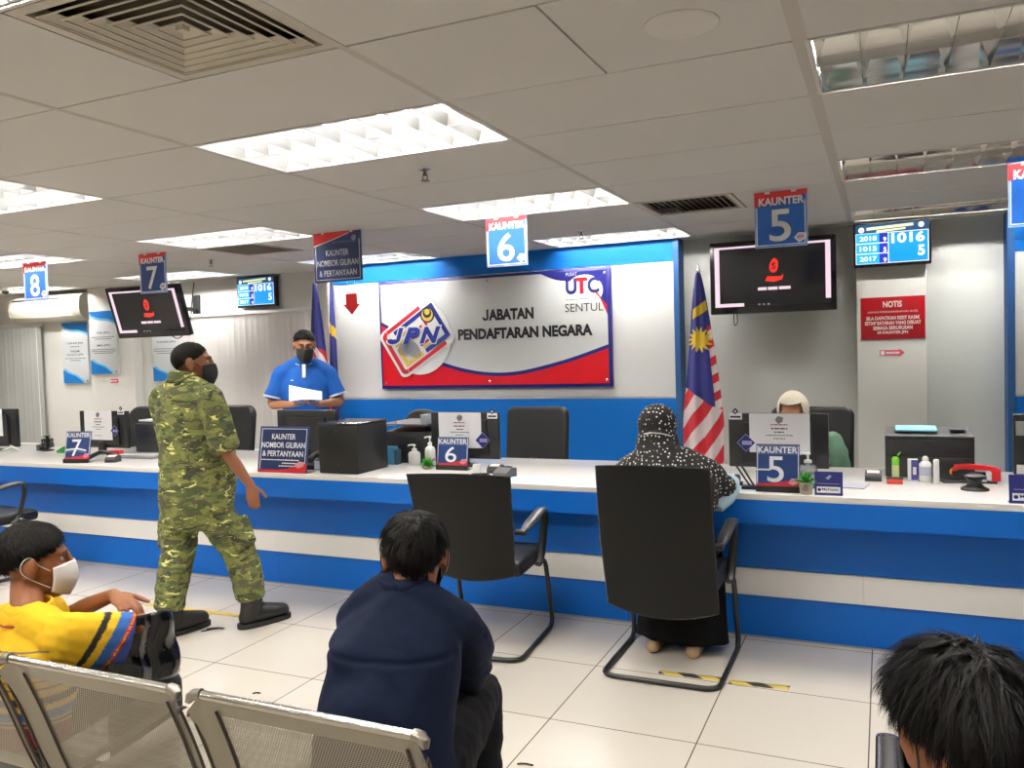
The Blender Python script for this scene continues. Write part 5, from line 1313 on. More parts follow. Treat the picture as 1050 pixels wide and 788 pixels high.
def hair(parent, M, m, n, length, cap=.012, front=62, side=92, back=132, seed=1, flow='down', lift=.5, width=.0016, rough=.35, part=.0, sidef=None, name='hair', jit=.3, crown=(0, -.05, 1), bulge=None, clump=9, spread=.0045):
    """cap that follows the skull down to a hairline, with strands growing out of it"""
    rd = random.Random(seed); C0 = Vector((0, -.012, .032)); RA = Vector((.075, .096, .084))
    def pmax(phi):
        c = math.cos(phi)
        a = (front if c > 0 else back); w = abs(c)**1.3
        return R(side*(1-w)+a*w)
    def P(phi, p, off):
        d = Vector((math.sin(p)*math.sin(phi), math.sin(p)*math.cos(phi), math.cos(p)))
        b = bulge(d) if bulge else 0
        return C0+Vector((d.x*(RA.x+off+b), d.y*(RA.y+off+b), d.z*(RA.z+off+b))), Vector((d.x/RA.x, d.y/RA.y, d.z/RA.z)).normalized()
    mb = MB()
    def fn(u, v):
        phi = u*2*math.pi; p = pmax(phi)*v
        o_ = cap*(1-v**5)+.0015+.003*noise.noise(Vector((math.sin(phi)*3, math.cos(phi)*3, v*6+seed)))*(1-v**4)
        return M @ P(phi, p, o_)[0]
    mb.grid(fn, 64, 22, 1)
    cr = Vector(crown).normalized(); done = 0; per = clump
    for k in range(n//per):
        phi = rd.uniform(0, 2*math.pi); pm = pmax(phi)
        p = math.acos(1-rd.random()*(1-math.cos(min(pm, R(150)))))
        if p > pm: continue
        v = p/pm
        root, nr = P(phi, p, cap*(1-v**5)-.001)
        tang = (Vector((0, 0, -1)) if flow == 'down' else Vector((0, 1, -.2)) if flow == 'fwd' else Vector((1, .3, -.3)))
        rad_ = (cr*-1)-nr*nr.dot(cr*-1)
        if rad_.length > .05: rad_.normalize()
        fl = (rad_*.9+(tang-nr*tang.dot(nr))*.35+Vector((rd.gauss(0, jit), rd.gauss(0, jit), rd.gauss(0, jit)))); fl = fl-nr*fl.dot(nr)
        if fl.length < 1e-3: fl = nr.orthogonal()
        fl.normalize()
        L0 = length*rd.uniform(.6, 1.15)*(.5+.5*(1-v**3)); lf0 = lift*rd.uniform(.4, 1.25); sd = fl.cross(nr); cw = spread
        for q_ in range(per):
            o1, o2 = rd.gauss(0, cw), rd.gauss(0, cw)
            r0 = root+sd*o1+fl*o2; L = L0*rd.uniform(.8, 1.05); lf = lf0*rd.uniform(.9, 1.1)
            ns = 5; prev = None
            for q in range(ns+1):
                t = q/ns
                pos = r0-sd*o1*t*.75+fl*L*t*(1-.12*lf)+nr*L*lf*(t-.62*t*t)*.9-Vector((0, 0, 1))*L*.14*t*t
                w = width*(1-t**2)*.5+.0001
                g = (pos-C0); bb_ = bulge(g.normalized())*.8 if bulge else 0
                k2 = math.sqrt((g.x/(RA.x+bb_))**2+(g.y/(RA.y+bb_))**2+(g.z/(RA.z+bb_))**2)
                if k2 < 1.02: pos = C0+g/k2*1.02
                wd = (sd+nr*rd.uniform(-.5, .5)).normalized()
                a, b = mb.bm.verts.new(M @ (pos-wd*w)), mb.bm.verts.new(M @ (pos+wd*w))
                if prev:
                    f = mb.bm.faces.new((prev[0], a, b, prev[1])); f.material_index = 0
                prev = (a, b)
    return mb.build(name, [m, HAIRCAP], parent, angle=80, normals=False)
def face_mask(parent, M, m, loops=True, loop_m=None, low=-.112, top=.004):
    mb = MB()
    def fn(u, v):
        th = R(-78+156*u); z = low+(top-low)*v-.014*(1-math.cos(th))*v+.034*(1-math.cos(th))*(1-v)
        k = math.sin(v*math.pi)
        ax = .066+.006*k-.012*(1-v)*.6; by = .066+.018*k+.012*math.exp(-(th/.35)**2)*(.3+.7*v)
        return M @ Vector((ax*math.sin(th), .038+by*math.cos(th)-.004*(1-v), z))
    mb.grid(fn, 26, 12)
    o = mb.build('face_mask', m, parent, solid=.0022)
    if loops:
        l = MB()
        for s in (-1, 1):
            l2 = MB(); P = [M @ Vector(p) for p in ((s*.064, .045, -.016), (s*.078, .012, .008), (s*.087, -.012, .036), (s*.090, -.034, .022), (s*.088, -.036, -.008), (s*.078, -.012, -.034), (s*.058, .045, -.072))]
            l2.tube(smoothpts(P, 5), .0016*M.to_scale().x, 6); l2.build('ear_loop', loop_m or m, o)
        l.bm.free()
    return o
def eyes(parent, M, iris=(.03, .015, .01, 1)):
    for s in (-1, 1):
        mb = MB(); t = bmesh.new(); bmesh.ops.create_uvsphere(t, u_segments=16, v_segments=12, radius=.0108, matrix=M @ Matrix.Translation((s*.031, .0745, .016))); mb.add(t, 0)
        t = bmesh.new(); bmesh.ops.create_uvsphere(t, u_segments=14, v_segments=10, radius=.0060, matrix=M @ Matrix.Translation((s*.031, .0805, .0155))); mb.add(t, 1)
        mb.build('eye', [mat('eye_white', S(214, 208, 200), .2), mat('iris_dark', iris, .1)], parent)
        b = MB(); b.tube([M @ Vector((s*x, y, z)) for x, y, z in ((.015, .093, .034), (.03, .093, .040), (.046, .083, .036))], [.002, .0036, .0015], 8); b.build('eyebrow', mat('brow_hair', (.012, .01, .01, 1), .6), parent)
        l = MB(); l.grid(lambda u, v, s=s: M @ (Vector((s*.031, .0745, .016))+Vector((math.sin(R(-60+120*u))*math.cos(R(20+60*v)), math.cos(R(-60+120*u))*math.cos(R(20+60*v)), math.sin(R(20+60*v))))*.0120), 10, 5); l.build('eyelid', parent.data.materials[0] if parent.type == 'MESH' else MATS['skin_tan'], parent, solid=.001)
def person(name, loc, rz, label):
    return thing(name, loc, label, 'person', rz=rz)
def Jt(t, a, b): return a+(b-a)*t
def body(parent, J, skin_m, hands, scale=1.0, voxel=.0065, legs=True, belly=0., head=True, headM=None, name='body', ears=True, smooth=4):
    """one continuous figure: head, neck, trunk, arms with hands, legs with feet"""
    mb = MB(); k = scale
    if head: head_shape(mb, headM, ears=ears)
    hc = headM.translation; nb = J['neck']
    fw = headM.to_3x3() @ Vector((0, 1, 0)); up = headM.to_3x3() @ Vector((0, 0, 1)); s_ = headM.to_scale().x
    limb(mb, [nb-V3(0, 0, .05), nb, hc-up.normalized()*.06*s_-fw.normalized()*.02*s_, hc-fw.normalized()*.01*s_], [(.075*k, .062*k), (.058*k, .056*k), (.054*k, .056*k), (.05*k, .055*k)])
    sl, sr = J['sho']; hl, hr = J['hip']; pc = (hl+hr)/2; sc = (sl+sr)/2; acr = (sr-sl).normalized()
    limb(mb, [pc-V3(0, 0, .04), pc+V3(0, 0, .06), pc*.55+sc*.45, pc*.2+sc*.8, sc*.8+nb*.2], [(.13*k, .09*k), (.135*k, .095*k), (.12*k, (.085+belly)*k), (.13*k, .09*k), (.09*k, .06*k)], side=acr, n=20)
    for s, e, w in ((sl, *J['armL']), (sr, *J['armR'])):
        limb(mb, [s*.8+sc*.2, s, s*.5+e*.5, e, e*.55+w*.45, w], [.036*k, .038*k, .038*k, .034*k, .034*k, (.025*k, .022*k)])
    for h, kn, an, toe in ((hl, *J['legL']), (hr, *J['legR'])):
        limb(mb, [h, h*.5+kn*.5, kn, kn*.55+an*.45, an], [.08*k, .07*k, .052*k, .05*k, .036*k])
        limb(mb, [an-V3(0, 0, .03)-(toe-an).normalized()*.03, an*.5+toe*.5-V3(0, 0, .012), toe], [(.032*k, .035*k), (.038*k, .026*k), (.034*k, .016*k)])
    for h in hands: hand_shape(mb, **h)
    me = fuse(mb, voxel, smooth)
    return link(name, me, skin_m, parent)
def cloth_noise(amp, sc, seed=0):
    o = Vector((seed*7.1, seed*3.3, seed*1.7))
    return lambda c, n: amp*(noise.noise(c*sc+o)+.5*noise.noise(c*sc*2.3+o))

# ------------------------------------------------------------------ man in camouflage
def camo():
    m = bpy.data.materials.new('camouflage_cloth'); m.use_nodes = True; nt = m.node_tree; b = nt.nodes['Principled BSDF']
    b.inputs['Roughness'].default_value = .85
    tc = nt.nodes.new('ShaderNodeTexCoord'); mp = nt.nodes.new('ShaderNodeMapping'); mp.inputs['Scale'].default_value = (1, 1, 2.3)
    nt.links.new(tc.outputs['Object'], mp.inputs[0])
    prev = None
    def layer(scale, seed, thr, col, prev, det=3, dist=.6):
        mp2 = nt.nodes.new('ShaderNodeMapping'); mp2.inputs['Location'].default_value = (seed, seed*.7, seed*1.3); nt.links.new(mp.outputs[0], mp2.inputs[0])
        n = nt.nodes.new('ShaderNodeTexNoise'); n.inputs['Scale'].default_value = scale; n.inputs['Detail'].default_value = det; n.inputs['Distortion'].default_value = dist; n.inputs['Roughness'].default_value = .62
        nt.links.new(mp2.outputs[0], n.inputs['Vector'])
        r = nt.nodes.new('ShaderNodeValToRGB'); r.color_ramp.elements[0].position = thr; r.color_ramp.elements[1].position = thr+.025
        r.color_ramp.elements[0].color = (0, 0, 0, 1); r.color_ramp.elements[1].color = (1, 1, 1, 1)
        nt.links.new(n.outputs['Fac'], r.inputs[0])
        mx = nt.nodes.new('ShaderNodeMix'); mx.data_type = 'RGBA'
        nt.links.new(r.outputs[0], mx.inputs[0]); mx.inputs[7].default_value = col
        if prev is None: mx.inputs[6].default_value = S(104, 110, 58)
        else: nt.links.new(prev, mx.inputs[6])
        return mx.outputs[2]
    c = layer(8, 1, .50, S(72, 82, 44), None)
    c = layer(9, 5, .53, S(122, 126, 68), c)
    c = layer(10, 9, .56, S(46, 53, 32), c)
    c = layer(13, 21, .57, S(80, 76, 58), c)
    c = layer(11, 14, .615, S(216, 212, 132), c, 4, 1.2)
    nt.links.new(c, b.inputs['Base Color'])
    return m
CAMO = camo()
SK1 = skin('skin_brown', S(142, 92, 66)); SK2 = skin('skin_tan', S(176, 122, 88)); SK3 = skin('skin_deep_tan', S(146, 92, 60))
BOOT = mat('boot_black', S(24, 24, 24), .5, bump=.1, bscale=90)
BMASK = mat('mask_black', S(24, 24, 26), .8); WMASK = mat('mask_white', S(236, 232, 228), .85)
HAIRB = hairmat('hair_black'); HAIRS = hairmat('hair_short', (.016, .012, .010, 1), .7)

so = person('person', (-3.555, 3.445, 0), R(-9), 'standing person in green camouflage uniform, black mask and black boots')
HM = frame((.018, .035, 1.492), (.62, .78, -.03), s=1.04)
J = dict(neck=V3(0, -.02, 1.385), sho=(V3(-.195, -.02, 1.31), V3(.195, .0, 1.31)), hip=(V3(-.10, 0, .80), V3(.10, .02, .80)),
         armL=(V3(-.25, .09, 1.06), V3(-.16, .27, .96)), armR=(V3(.285, .02, 1.03), V3(.345, .13, .815)),
         legL=(V3(-.075, -.045, .44), V3(-.025, -.16, .09), V3(-.015, -.09, .05)), legR=(V3(.18, .16, .45), V3(.255, .165, .09), V3(.285, .27, .05)))
body(so, J, SK1, [dict(wrist=J['armR'][1], d=(.10, .10, -.95), nrm=(-.7, .5, 0), thumb=(.5, .8, 0), curl=22, s=.95), dict(wrist=J['armL'][1], d=(.2, .8, -.3), nrm=(.6, 0, -.6), thumb=(.4, .1, .8), curl=35)], 1.0, .0065, belly=.0, headM=HM)
so_b = kids(so)[0]
hair(so, HM, HAIRS, 5200, .009, cap=.003, front=56, side=103, back=139, seed=4, lift=.4, width=.0022, jit=.5, clump=2, spread=.003)
face_mask(so_b, HM, BMASK); eyes(so_b, HM)
# tunic
mb = MB()
limb(mb, [V3(-.0, .03, .665), V3(0, .04, .78), V3(0, .055, .95), V3(0, .035, 1.12), V3(0, .005, 1.25), V3(0, -.015, 1.335), V3(0, -.015, 1.375)],
     [(.215, .185), (.225, .195), (.222, .20), (.222, .18), (.225, .150), (.175, .115), (.10, .085)], n=28, cap=.25)
limb(mb, [V3(-.13, -.02, 1.32), V3(-.205, -.005, 1.29), V3(-.245, .04, 1.16), V3(-.258, .085, 1.04)], [.08, .082, .080, .088], cap=.3)
limb(mb, [V3(-.19, -.01, 1.315), V3(-.09, -.015, 1.355), V3(0, -.02, 1.365), V3(.09, -.01, 1.355), V3(.19, 0, 1.315)], [.06, .07, .075, .07, .06], side=(0, 1, 0))
limb(mb, [V3(.13, 0, 1.32), V3(.205, 0, 1.29), V3(.252, .012, 1.16), V3(.288, .022, 1.03)], [.08, .082, .078, .083], cap=.3)
me = fuse(mb, .0085, 5)
displace(me, lambda c, n: .006*noise.noise(Vector((c.x*7, c.y*7, c.z*16)))+.004*noise.noise(c*24)+(.006 if abs(c.z-.915) < .012 else 0)*-1)
tun = link('camouflage_tunic', me, CAMO, so)
mb = MB(); mb.grid(lambda u, v: V3((.094-.016*v)*math.sin(6.2832*u), -.010+(.090-.014*v)*math.cos(6.2832*u), 1.385+.06*v-.016*math.cos(6.2832*u)), 36, 5); mb.build('collar', CAMO, tun, solid=.009)
# trousers
mb = MB()
limb(mb, [V3(0, .02, .62), V3(0, .02, .76), V3(0, .03, .90)], [(.19, .17), (.205, .185), (.19, .175)], n=24, cap=.4)
limb(mb, [V3(-.10, .0, .74), V3(-.098, -.015, .58), V3(-.078, -.045, .44), V3(-.047, -.11, .29), V3(-.026, -.155, .16)], [(.112, .118), .105, .094, .088, .082], cap=.4)
limb(mb, [V3(.10, .03, .74), V3(.14, .09, .58), V3(.18, .155, .44), V3(.225, .175, .29), V3(.25, .17, .17)], [(.112, .118), .105, .094, .088, .082], cap=.4)
limb(mb, [V3(.250, .11, .62), V3(.270, .15, .47)], [(.02, .07), (.025, .072)], cap=.6); limb(mb, [V3(-.195, -.02, .60), V3(-.175, -.04, .46)], [(.02, .07), (.025, .07)], cap=.6)
me = fuse(mb, .0085, 4)
displace(me, lambda c, n: .007*noise.noise(Vector((c.x*9, c.y*9, c.z*20+3)))+.004*noise.noise(c*30))
link('camouflage_trousers', me, CAMO, so)
def boot(parent, an, heel, toe, tilt=0.):
    mb = MB(); d = (toe-heel); d.z = 0; d.normalize(); up = V3(0, 0, 1); sd = d.cross(up)
    h = heel.copy()
    limb(mb, [h+d*.07+up*(.20), h+d*.07+up*.13, h+d*.065+up*.07], [(.056, .062), (.053, .062), (.048, .066)], side=sd)
    limb(mb, [h+d*.03+up*.055, h+d*.12+up*.066, h+d*.20+up*.060, h+d*.265+up*.052], [(.044, .048), (.048, .056), (.052, .046), (.045, .036)], side=sd)
    me = fuse(mb, .006, 3); o = link('boot', me, BOOT, parent)
    P = []
    for k in range(28):
        a = 2*math.pi*k/28; x = math.cos(a); y = math.sin(a); P.append(h+d*(.145+.160*abs(x)**.8*(1 if x > 0 else -1))+sd*(.054*abs(y)**.7*(1 if y > 0 else -1)))
    s_ = MB(); a_ = [s_.bm.verts.new(p+up*.001) for p in P]; b_ = [s_.bm.verts.new(p+up*.028) for p in P]
    s_.bm.faces.new(a_); s_.bm.faces.new(b_[::-1])
    for k in range(28): s_.bm.faces.new((a_[k], b_[k], b_[(k+1) % 28], a_[(k+1) % 28]))
    s_.build('sole', BLACKM, o)
    l = MB()
    for k in range(5): q = h+d*(.15-.012*k)+up*(.095+.022*k); l2 = [q-sd*.022, q+d*.008+up*.003, q+sd*.022]; l.tube(l2, .003, 6)
    l.build('boot_laces', BLACKM, o)
boot(so, None, V3(-.03, -.222, 0), V3(-.007, .02, 0)); 
boot(so, None, V3(.242, .104, 0), V3(.30, .36, 0))
o = MB(); o.tube(smoothpts([(-.03, -.06, .006), (-.0, .0, .008), (.055, .025, .012)], 4), .006, 6, flat=.4); o.tube(smoothpts([(-.04, -.02, .006), (.0, .01, .01), (.05, .022, .012)], 4), .006, 6, flat=.4)
o.build('boot_strap', BLACKM, so, loc=(.12, .02, 0))

# ------------------------------------------------------------------ clerk in the blue polo shirt
po = person('person', (-4.30, 5.42, 0), R(216.9), 'standing person in blue polo shirt, glasses and black mask reading a paper')
HM = frame((-.01, .055, 1.60), (-.06, .95, -.26), s=1.0)
J = dict(neck=V3(0, -.01, 1.475), sho=(V3(-.185, 0, 1.41), V3(.185, 0, 1.41)), hip=(V3(-.095, 0, .88), V3(.095, 0, .88)),
         armL=(V3(-.275, .02, 1.14), V3(-.11, .235, 1.135)), armR=(V3(.265, .02, 1.14), V3(.085, .235, 1.14)),
         legL=(V3(-.10, .02, .47), V3(-.10, -.02, .08), V3(-.11, .14, .03)), legR=(V3(.10, .02, .47), V3(.10, -.02, .08), V3(.11, .14, .03)))
pb = body(po, J, SK2, [dict(wrist=J['armL'][1], d=(.75, .55, .12), nrm=(0, .1, 1), thumb=(0, .9, .2), curl=22, s=.95), dict(wrist=J['armR'][1], d=(-.8, .5, .12), nrm=(0, .1, 1), thumb=(0, .9, .2), curl=22, s=.95)], 1.0, .0065, headM=HM)
hair(po, HM, HAIRB, 2600, .03, cap=.012, front=60, side=90, back=128, seed=7, lift=.5, width=.002, flow='side', bulge=lambda d: .012*max(0, d.z)*max(0, d.y+.3))
face_mask(pb, HM, BMASK); eyes(pb, HM)
g = MB()
for s in (-1, 1):
    P = [HM @ Vector((s*.034+x, .100-.25*abs(s*.034+x)**1.5*1.2, .014+z)) for x, z in rrect(-.026, .026, -.018, .017, .010, 4)]
    g.tube(P, .0024, 6, closed=True); g.tube([HM @ Vector(p) for p in ((s*.060, .094, .022), (s*.074, .05, .022), (s*.082, -.005, .018))], .0016, 6)
g.tube([HM @ Vector(p) for p in ((-.009, .104, .016), (0, .107, .019), (.009, .104, .016))], .0016, 6)
g.build('glasses', mat('glasses_brown', S(70, 40, 30), .3), pb)
POLO = mat('polo_blue', S(8, 92, 184), .8, bump=.25, bscale=700)
mb = MB()
limb(mb, [V3(0, 0, .86), V3(0, .012, 1.0), V3(0, .012, 1.15), V3(0, .005, 1.28), V3(0, -.005, 1.385), V3(0, -.01, 1.455)], [(.178, .125), (.185, .135), (.188, .132), (.195, .13), (.165, .10), (.075, .068)], n=26, cap=.3)
limb(mb, [V3(-.17, 0, 1.40), V3(-.09, -.005, 1.435), V3(0, -.01, 1.45), V3(.09, -.005, 1.435), V3(.17, 0, 1.40)], [.055, .064, .07, .064, .055], side=(0, 1, 0))
for s in (-1, 1): limb(mb, [V3(s*.12, 0, 1.40), V3(s*.185, 0, 1.375), V3(s*.225, .008, 1.28), V3(s*.258, .015, 1.19)], [.066, .068, .066, .073], cap=.25)
me = fuse(mb, .008, 5); displace(me, lambda c, n: .006*noise.noise(Vector((c.x*9, c.y*9, c.z*7)))+.003*noise.noise(c*22)); sh = link('polo_shirt', me, POLO, po)
for s in (-1, 1):
    d = V3(s*.024, .006, -.085).normalized(); p = V3(s*.2535, .0142, 1.203); q = MB(); q.tube([p, p+d*.016], .0745, 28); q.build('sleeve_trim', SWHITE, sh)
c = MB(); c.grid(lambda u, v: V3((.070+.024*v)*math.sin(R(-160+320*u)), -.012-(.066+.022*v)*math.cos(R(-160+320*u)), 1.520-.040*v-.035*abs(2*u-1)**3), 36, 4); c.build('collar', POLO, sh, solid=.005)
c = MB(); c.tube([V3((.0955)*math.sin(R(a)), -.012-.0895*math.cos(R(a)), 1.480-.035*abs(a/160)**3) for a in range(-160, 161, 8)], .004, 6); c.build('collar_trim', SWHITE, sh)
c = MB(); c.grid(lambda u, v: V3(-.014+.028*u, .072+.058*(1-v)**.8+.006, 1.345+.105*v), 2, 8); c.build('placket', SWHITE, sh, solid=.006)
c = MB(); c.box(.085, .105, .126, .132, 1.325, 1.331); c.build('chest_mark', SWHITE, sh)
mb = MB(); limb(mb, [V3(0, 0, .80), V3(0, 0, .93)], [(.17, .125), (.172, .128)], n=20, cap=.4)
for s in (-1, 1): limb(mb, [V3(s*.09, 0, .82), V3(s*.10, .01, .47), V3(s*.10, -.02, .09)], [.095, .075, .065], cap=.4)
link('trousers', fuse(mb, .01, 3), mat('trouser_black', S(20, 20, 24), .85, spec=.2), po)
for s in (-1, 1):
    mb = MB(); limb(mb, [V3(s*.10, -.05, .045), V3(s*.105, .06, .04), V3(s*.11, .16, .03)], [(.04, .04), (.045, .035), (.035, .022)]); link('shoe', fuse(mb, .007, 2), BOOT, po)
pp_ = MB(); pp_.grid(lambda u, v: V3(-.135+.25*u, .225+.14*v, 1.235-.065*v+.06*u*u*(1-v)+.012*math.sin(u*3.1)), 10, 8)
tag(pp_.build('held_paper', PAPER, None, loc=po.location, rot=po.rotation_euler, solid=.0006), 'white sheet of paper held by the standing clerk in blue', 'paper')

# ------------------------------------------------------------------ seated woman in the dotted scarf
def dots():
    m = bpy.data.materials.new('dotted_black_cloth'); m.use_nodes = True; nt = m.node_tree; b = nt.nodes['Principled BSDF']
    tc = nt.nodes.new('ShaderNodeTexCoord'); v = nt.nodes.new('ShaderNodeTexVoronoi'); v.inputs['Scale'].default_value = 56; v.inputs['Randomness'].default_value = .55
    nt.links.new(tc.outputs['Object'], v.inputs['Vector'])
    r = nt.nodes.new('ShaderNodeValToRGB'); r.color_ramp.interpolation = 'CONSTANT'; r.color_ramp.elements[0].color = S(222, 214, 204); r.color_ramp.elements[1].color = S(16, 15, 18); r.color_ramp.elements[1].position = .26
    nt.links.new(v.outputs['Distance'], r.inputs[0]); nt.links.new(r.outputs[0], b.inputs['Base Color']); b.inputs['Roughness'].default_value = .8
    return m
DOTS = dots(); BLKC = mat('black_cloth', S(12, 12, 14), .88, spec=.15)
wo = person('person', (-.945, 3.74, 0), 0, 'seated person in a black white-dotted headscarf at counter 5, back turned')
HM = frame((-.055, .165, 1.105), (-.15, .95, -.25), s=.97)
J = dict(neck=V3(-.02, .12, .985), sho=(V3(-.175, .09, .93), V3(.175, .11, .93)), hip=(V3(-.09, .0, .52), V3(.09, .0, .52)),
         armL=(V3(-.25, .22, .78), V3(-.12, .42, .815)), armR=(V3(.25, .20, .835), V3(.16, .43, .825)),
         legL=(V3(-.11, .36, .52), V3(-.10, .30, .10), V3(-.09, .40, .03)), legR=(V3(.11, .36, .52), V3(.11, .28, .10), V3(.12, .38, .03)))
wb = body(wo, J, SK2, [dict(wrist=J['armR'][1], d=(-.4, .9, -.05), nrm=(0, 0, -1), thumb=(-1, 0, 0), curl=14, s=.88), dict(wrist=J['armL'][1], d=(.4, .9, -.05), nrm=(0, 0, -1), thumb=(1, 0, 0), curl=14, s=.88)], .92, .008, headM=HM)
mb = MB()   # headscarf: hood and cape
ell(mb, (0, -.014, .030), (.100, .118, .106), HM); ell(mb, (0, -.02, -.035), (.096, .106, .092), HM)
limb(mb, [V3(-.052, .135, 1.08), V3(-.04, .118, 1.015), V3(-.02, .10, .955), V3(0, .085, .87), V3(0, .085, .76)], [(.098, .100), (.112, .108), (.18, .13), (.235, .16), (.24, .165)], n=28, cap=.2)
limb(mb, [V3(.12, .10, .95), V3(.19, .13, .90), V3(.23, .20, .83)], [.075, .078, .072], cap=.4); limb(mb, [V3(-.12, .09, .95), V3(-.19, .11, .90), V3(-.23, .18, .82)], [.075, .078, .072], cap=.4)
me = fuse(mb, .008, 5); displace(me, lambda c, n: .007*noise.noise(Vector((c.x*12, c.y*12, c.z*7)))*(1 if c.z < 1.05 else .3)); sc_ = link('headscarf', me, DOTS, wo)
st = MB(); st.tube(smoothpts([HM @ Vector(p) for p in ((-.099, .03, -.035), (-.086, -.06, -.036), (-.02, -.128, -.030), (.058, -.112, -.038), (.098, -.02, -.052), (.098, .04, -.058))], 6), .0032, 6); st.build('mask_strap', WMASK, sc_)
face_mask(wb, HM, WMASK, loops=False)
mb = MB()
for s, a in ((-1, J['armL']), (1, J['armR'])): limb(mb, [V3(s*.17, .10, .91), a[0]*.6+V3(s*.17, .10, .91)*.4, a[0], a[0]*.45+a[1]*.55], [.068, .064, .062, .058], cap=.5)
limb(mb, [V3(0, .0, .50), V3(0, .03, .62), V3(0, .06, .78), V3(0, .09, .90)], [(.185, .14), (.18, .135), (.19, .13), (.17, .11)], n=22)
me = fuse(mb, .009, 4); link('dotted_blouse', me, DOTS, wo)
mb = MB(); a = J['armR']; limb(mb, [V3(.275, .26, .86), V3(.265, .20, .81), V3(.225, .135, .755)], [.040, (.052, .045), (.04, .03)], cap=.4); limb(mb, [V3(.265, .25, .85), V3(.20, .38, .83)], [.045, .036], cap=.4); me = fuse(mb, .008, 3); displace(me, cloth_noise(.005, 25)); link('light_blue_cuff', me, mat('cuff_light_blue', S(176, 204, 222), .8), wo)
mb = MB()
limb(mb, [V3(0, -.06, .53), V3(0, .08, .53), V3(0, .26, .52), V3(0, .38, .50)], [(.19, .085), (.20, .09), (.21, .085), (.205, .075)], n=22, cap=.6)
limb(mb, [V3(0, .36, .50), V3(.005, .35, .34), V3(.01, .31, .18), V3(.01, .29, .055)], [(.205, .085), (.215, .095), (.225, .12), (.235, .135)], n=26, cap=.12)
me = fuse(mb, .009, 4); displace(me, lambda c, n: .014*noise.noise(Vector((c.x*14, c.y*14, c.z*2)))*max(0, min(1, (.45-c.z)*4))); link('long_skirt', me, BLKC, wo)
for x, y in ((-.11, .285), (.09, .27)):
    mb = MB(); limb(mb, [V3(x, y-.105, .03), V3(x, y, .034), V3(x+.005, y+.10, .026)], [(.034, .028), (.038, .03), (.032, .02)]); link('shoe', fuse(mb, .007, 2), mat('shoe_beige', S(176, 146, 112), .6), wo)

# ------------------------------------------------------------------ clerk in the cream headscarf
cl = person('person', (-.47, 5.36, 0), R(176), 'seated clerk in cream headscarf and green top, face mostly hidden by a monitor')
HM = frame((.03, .085, 1.075), (.02, .93, -.40), s=1.0)
J = dict(neck=V3(.01, .03, .975), sho=(V3(-.165, .02, .92), V3(.165, .02, .92)), hip=(V3(-.09, -.06, .53), V3(.09, -.06, .53)),
         armL=(V3(-.215, .05, .68), V3(-.12, .26, .72)), armR=(V3(.215, .05, .68), V3(.12, .26, .72)),
         legL=(V3(-.10, .32, .50), V3(-.10, .28, .09), V3(-.10, .40, .03)), legR=(V3(.10, .32, .50), V3(.10, .28, .09), V3(.10, .40, .03)))
cb = body(cl, J, SK2, [dict(wrist=J['armR'][1], d=(-.2, .9, .1), nrm=(0, 0, -1), thumb=(-1, 0, 0), curl=18, s=.88), dict(wrist=J['armL'][1], d=(.2, .9, .1), nrm=(0, 0, -1), thumb=(1, 0, 0), curl=18, s=.88)], .92, .008, headM=HM, ears=False)
eyes(cb, HM); face_mask(cb, HM, WMASK, loops=False)
CREAM = mat('cream_cloth', S(236, 226, 204), .85, bump=.1, bscale=300)
mb = MB(); nu, nv = 40, 26
def hood(u, v):     # closed at the crown, open around the face, hanging to the chest
    phi = 2*math.pi*u; face = max(0, math.cos(phi))**.6
    p = R(158)*v; d = Vector((math.sin(p)*math.sin(phi), math.sin(p)*math.cos(phi), math.cos(p)))
    return HM @ Vector((d.x*.090, -.006+d.y*.104, .028+d.z*.112))
def hood_open(u, v):
    phi = math.pi*(.30+1.40*u)
    return None
for i in range(nu):
    for j in range(nv):
        u0, u1, v0, v1 = i/nu, (i+1)/nu, j/nv, (j+1)/nv
        phi = 2*math.pi*(u0+u1)/2; p = 158*(v0+v1)/2
        if math.cos(phi) > .62 and p > 50: continue
        mb.bm.faces.new([mb.bm.verts.new(hood(a, b)) for a, b in ((u0, v0), (u1, v0), (u1, v1), (u0, v1))])
bmesh.ops.remove_doubles(mb.bm, verts=mb.bm.verts[:], dist=.0004)
hd = mb.build('headscarf', CREAM, cl, solid=.008, normals=True)
rim = []
for a in range(0, 21):
    t = a/20; 
    ph = -.92+1.84*t
    rim.append(HM @ Vector((.0935*math.sin(R(50))*1.0*math.sin(ph)*1.0, -.006+.1055*math.sin(R(50))*math.cos(ph), .028+.117*math.cos(R(50)))))
MB().tube(rim, .007, 8).build('scarf_hem', CREAM, hd)
mb = MB(); limb(mb, [V3(.02, .04, 1.02), V3(.015, .045, .95), V3(0, .05, .86), V3(0, .05, .78)], [(.085, .085), (.13, .105), (.19, .13), (.19, .135)], n=24, cap=.2); me = fuse(mb, .009, 4); displace(me, cloth_noise(.006, 14)); link('scarf_drape', me, CREAM, cl)
GRN = mat('green_cloth', S(96, 132, 110), .85, bump=.1, bscale=300)
mb = MB(); limb(mb, [V3(0, -.05, .52), V3(0, -.02, .68), V3(0, .0, .82), V3(0, .02, .91)], [(.20, .15), (.205, .15), (.20, .14), (.16, .10)], n=22)
for s, a in ((-1, J['armL']), (1, J['armR'])): limb(mb, [V3(s*.15, .02, .91), V3(s*.19, .03, .85), a[0], a[0]*.3+a[1]*.7], [.075, .08, .078, .06], cap=.5)
me = fuse(mb, .009, 4); displace(me, lambda c, n: .009*noise.noise(Vector((c.x*16, c.y*10, c.z*22)))); link('green_top', me, GRN, cl)
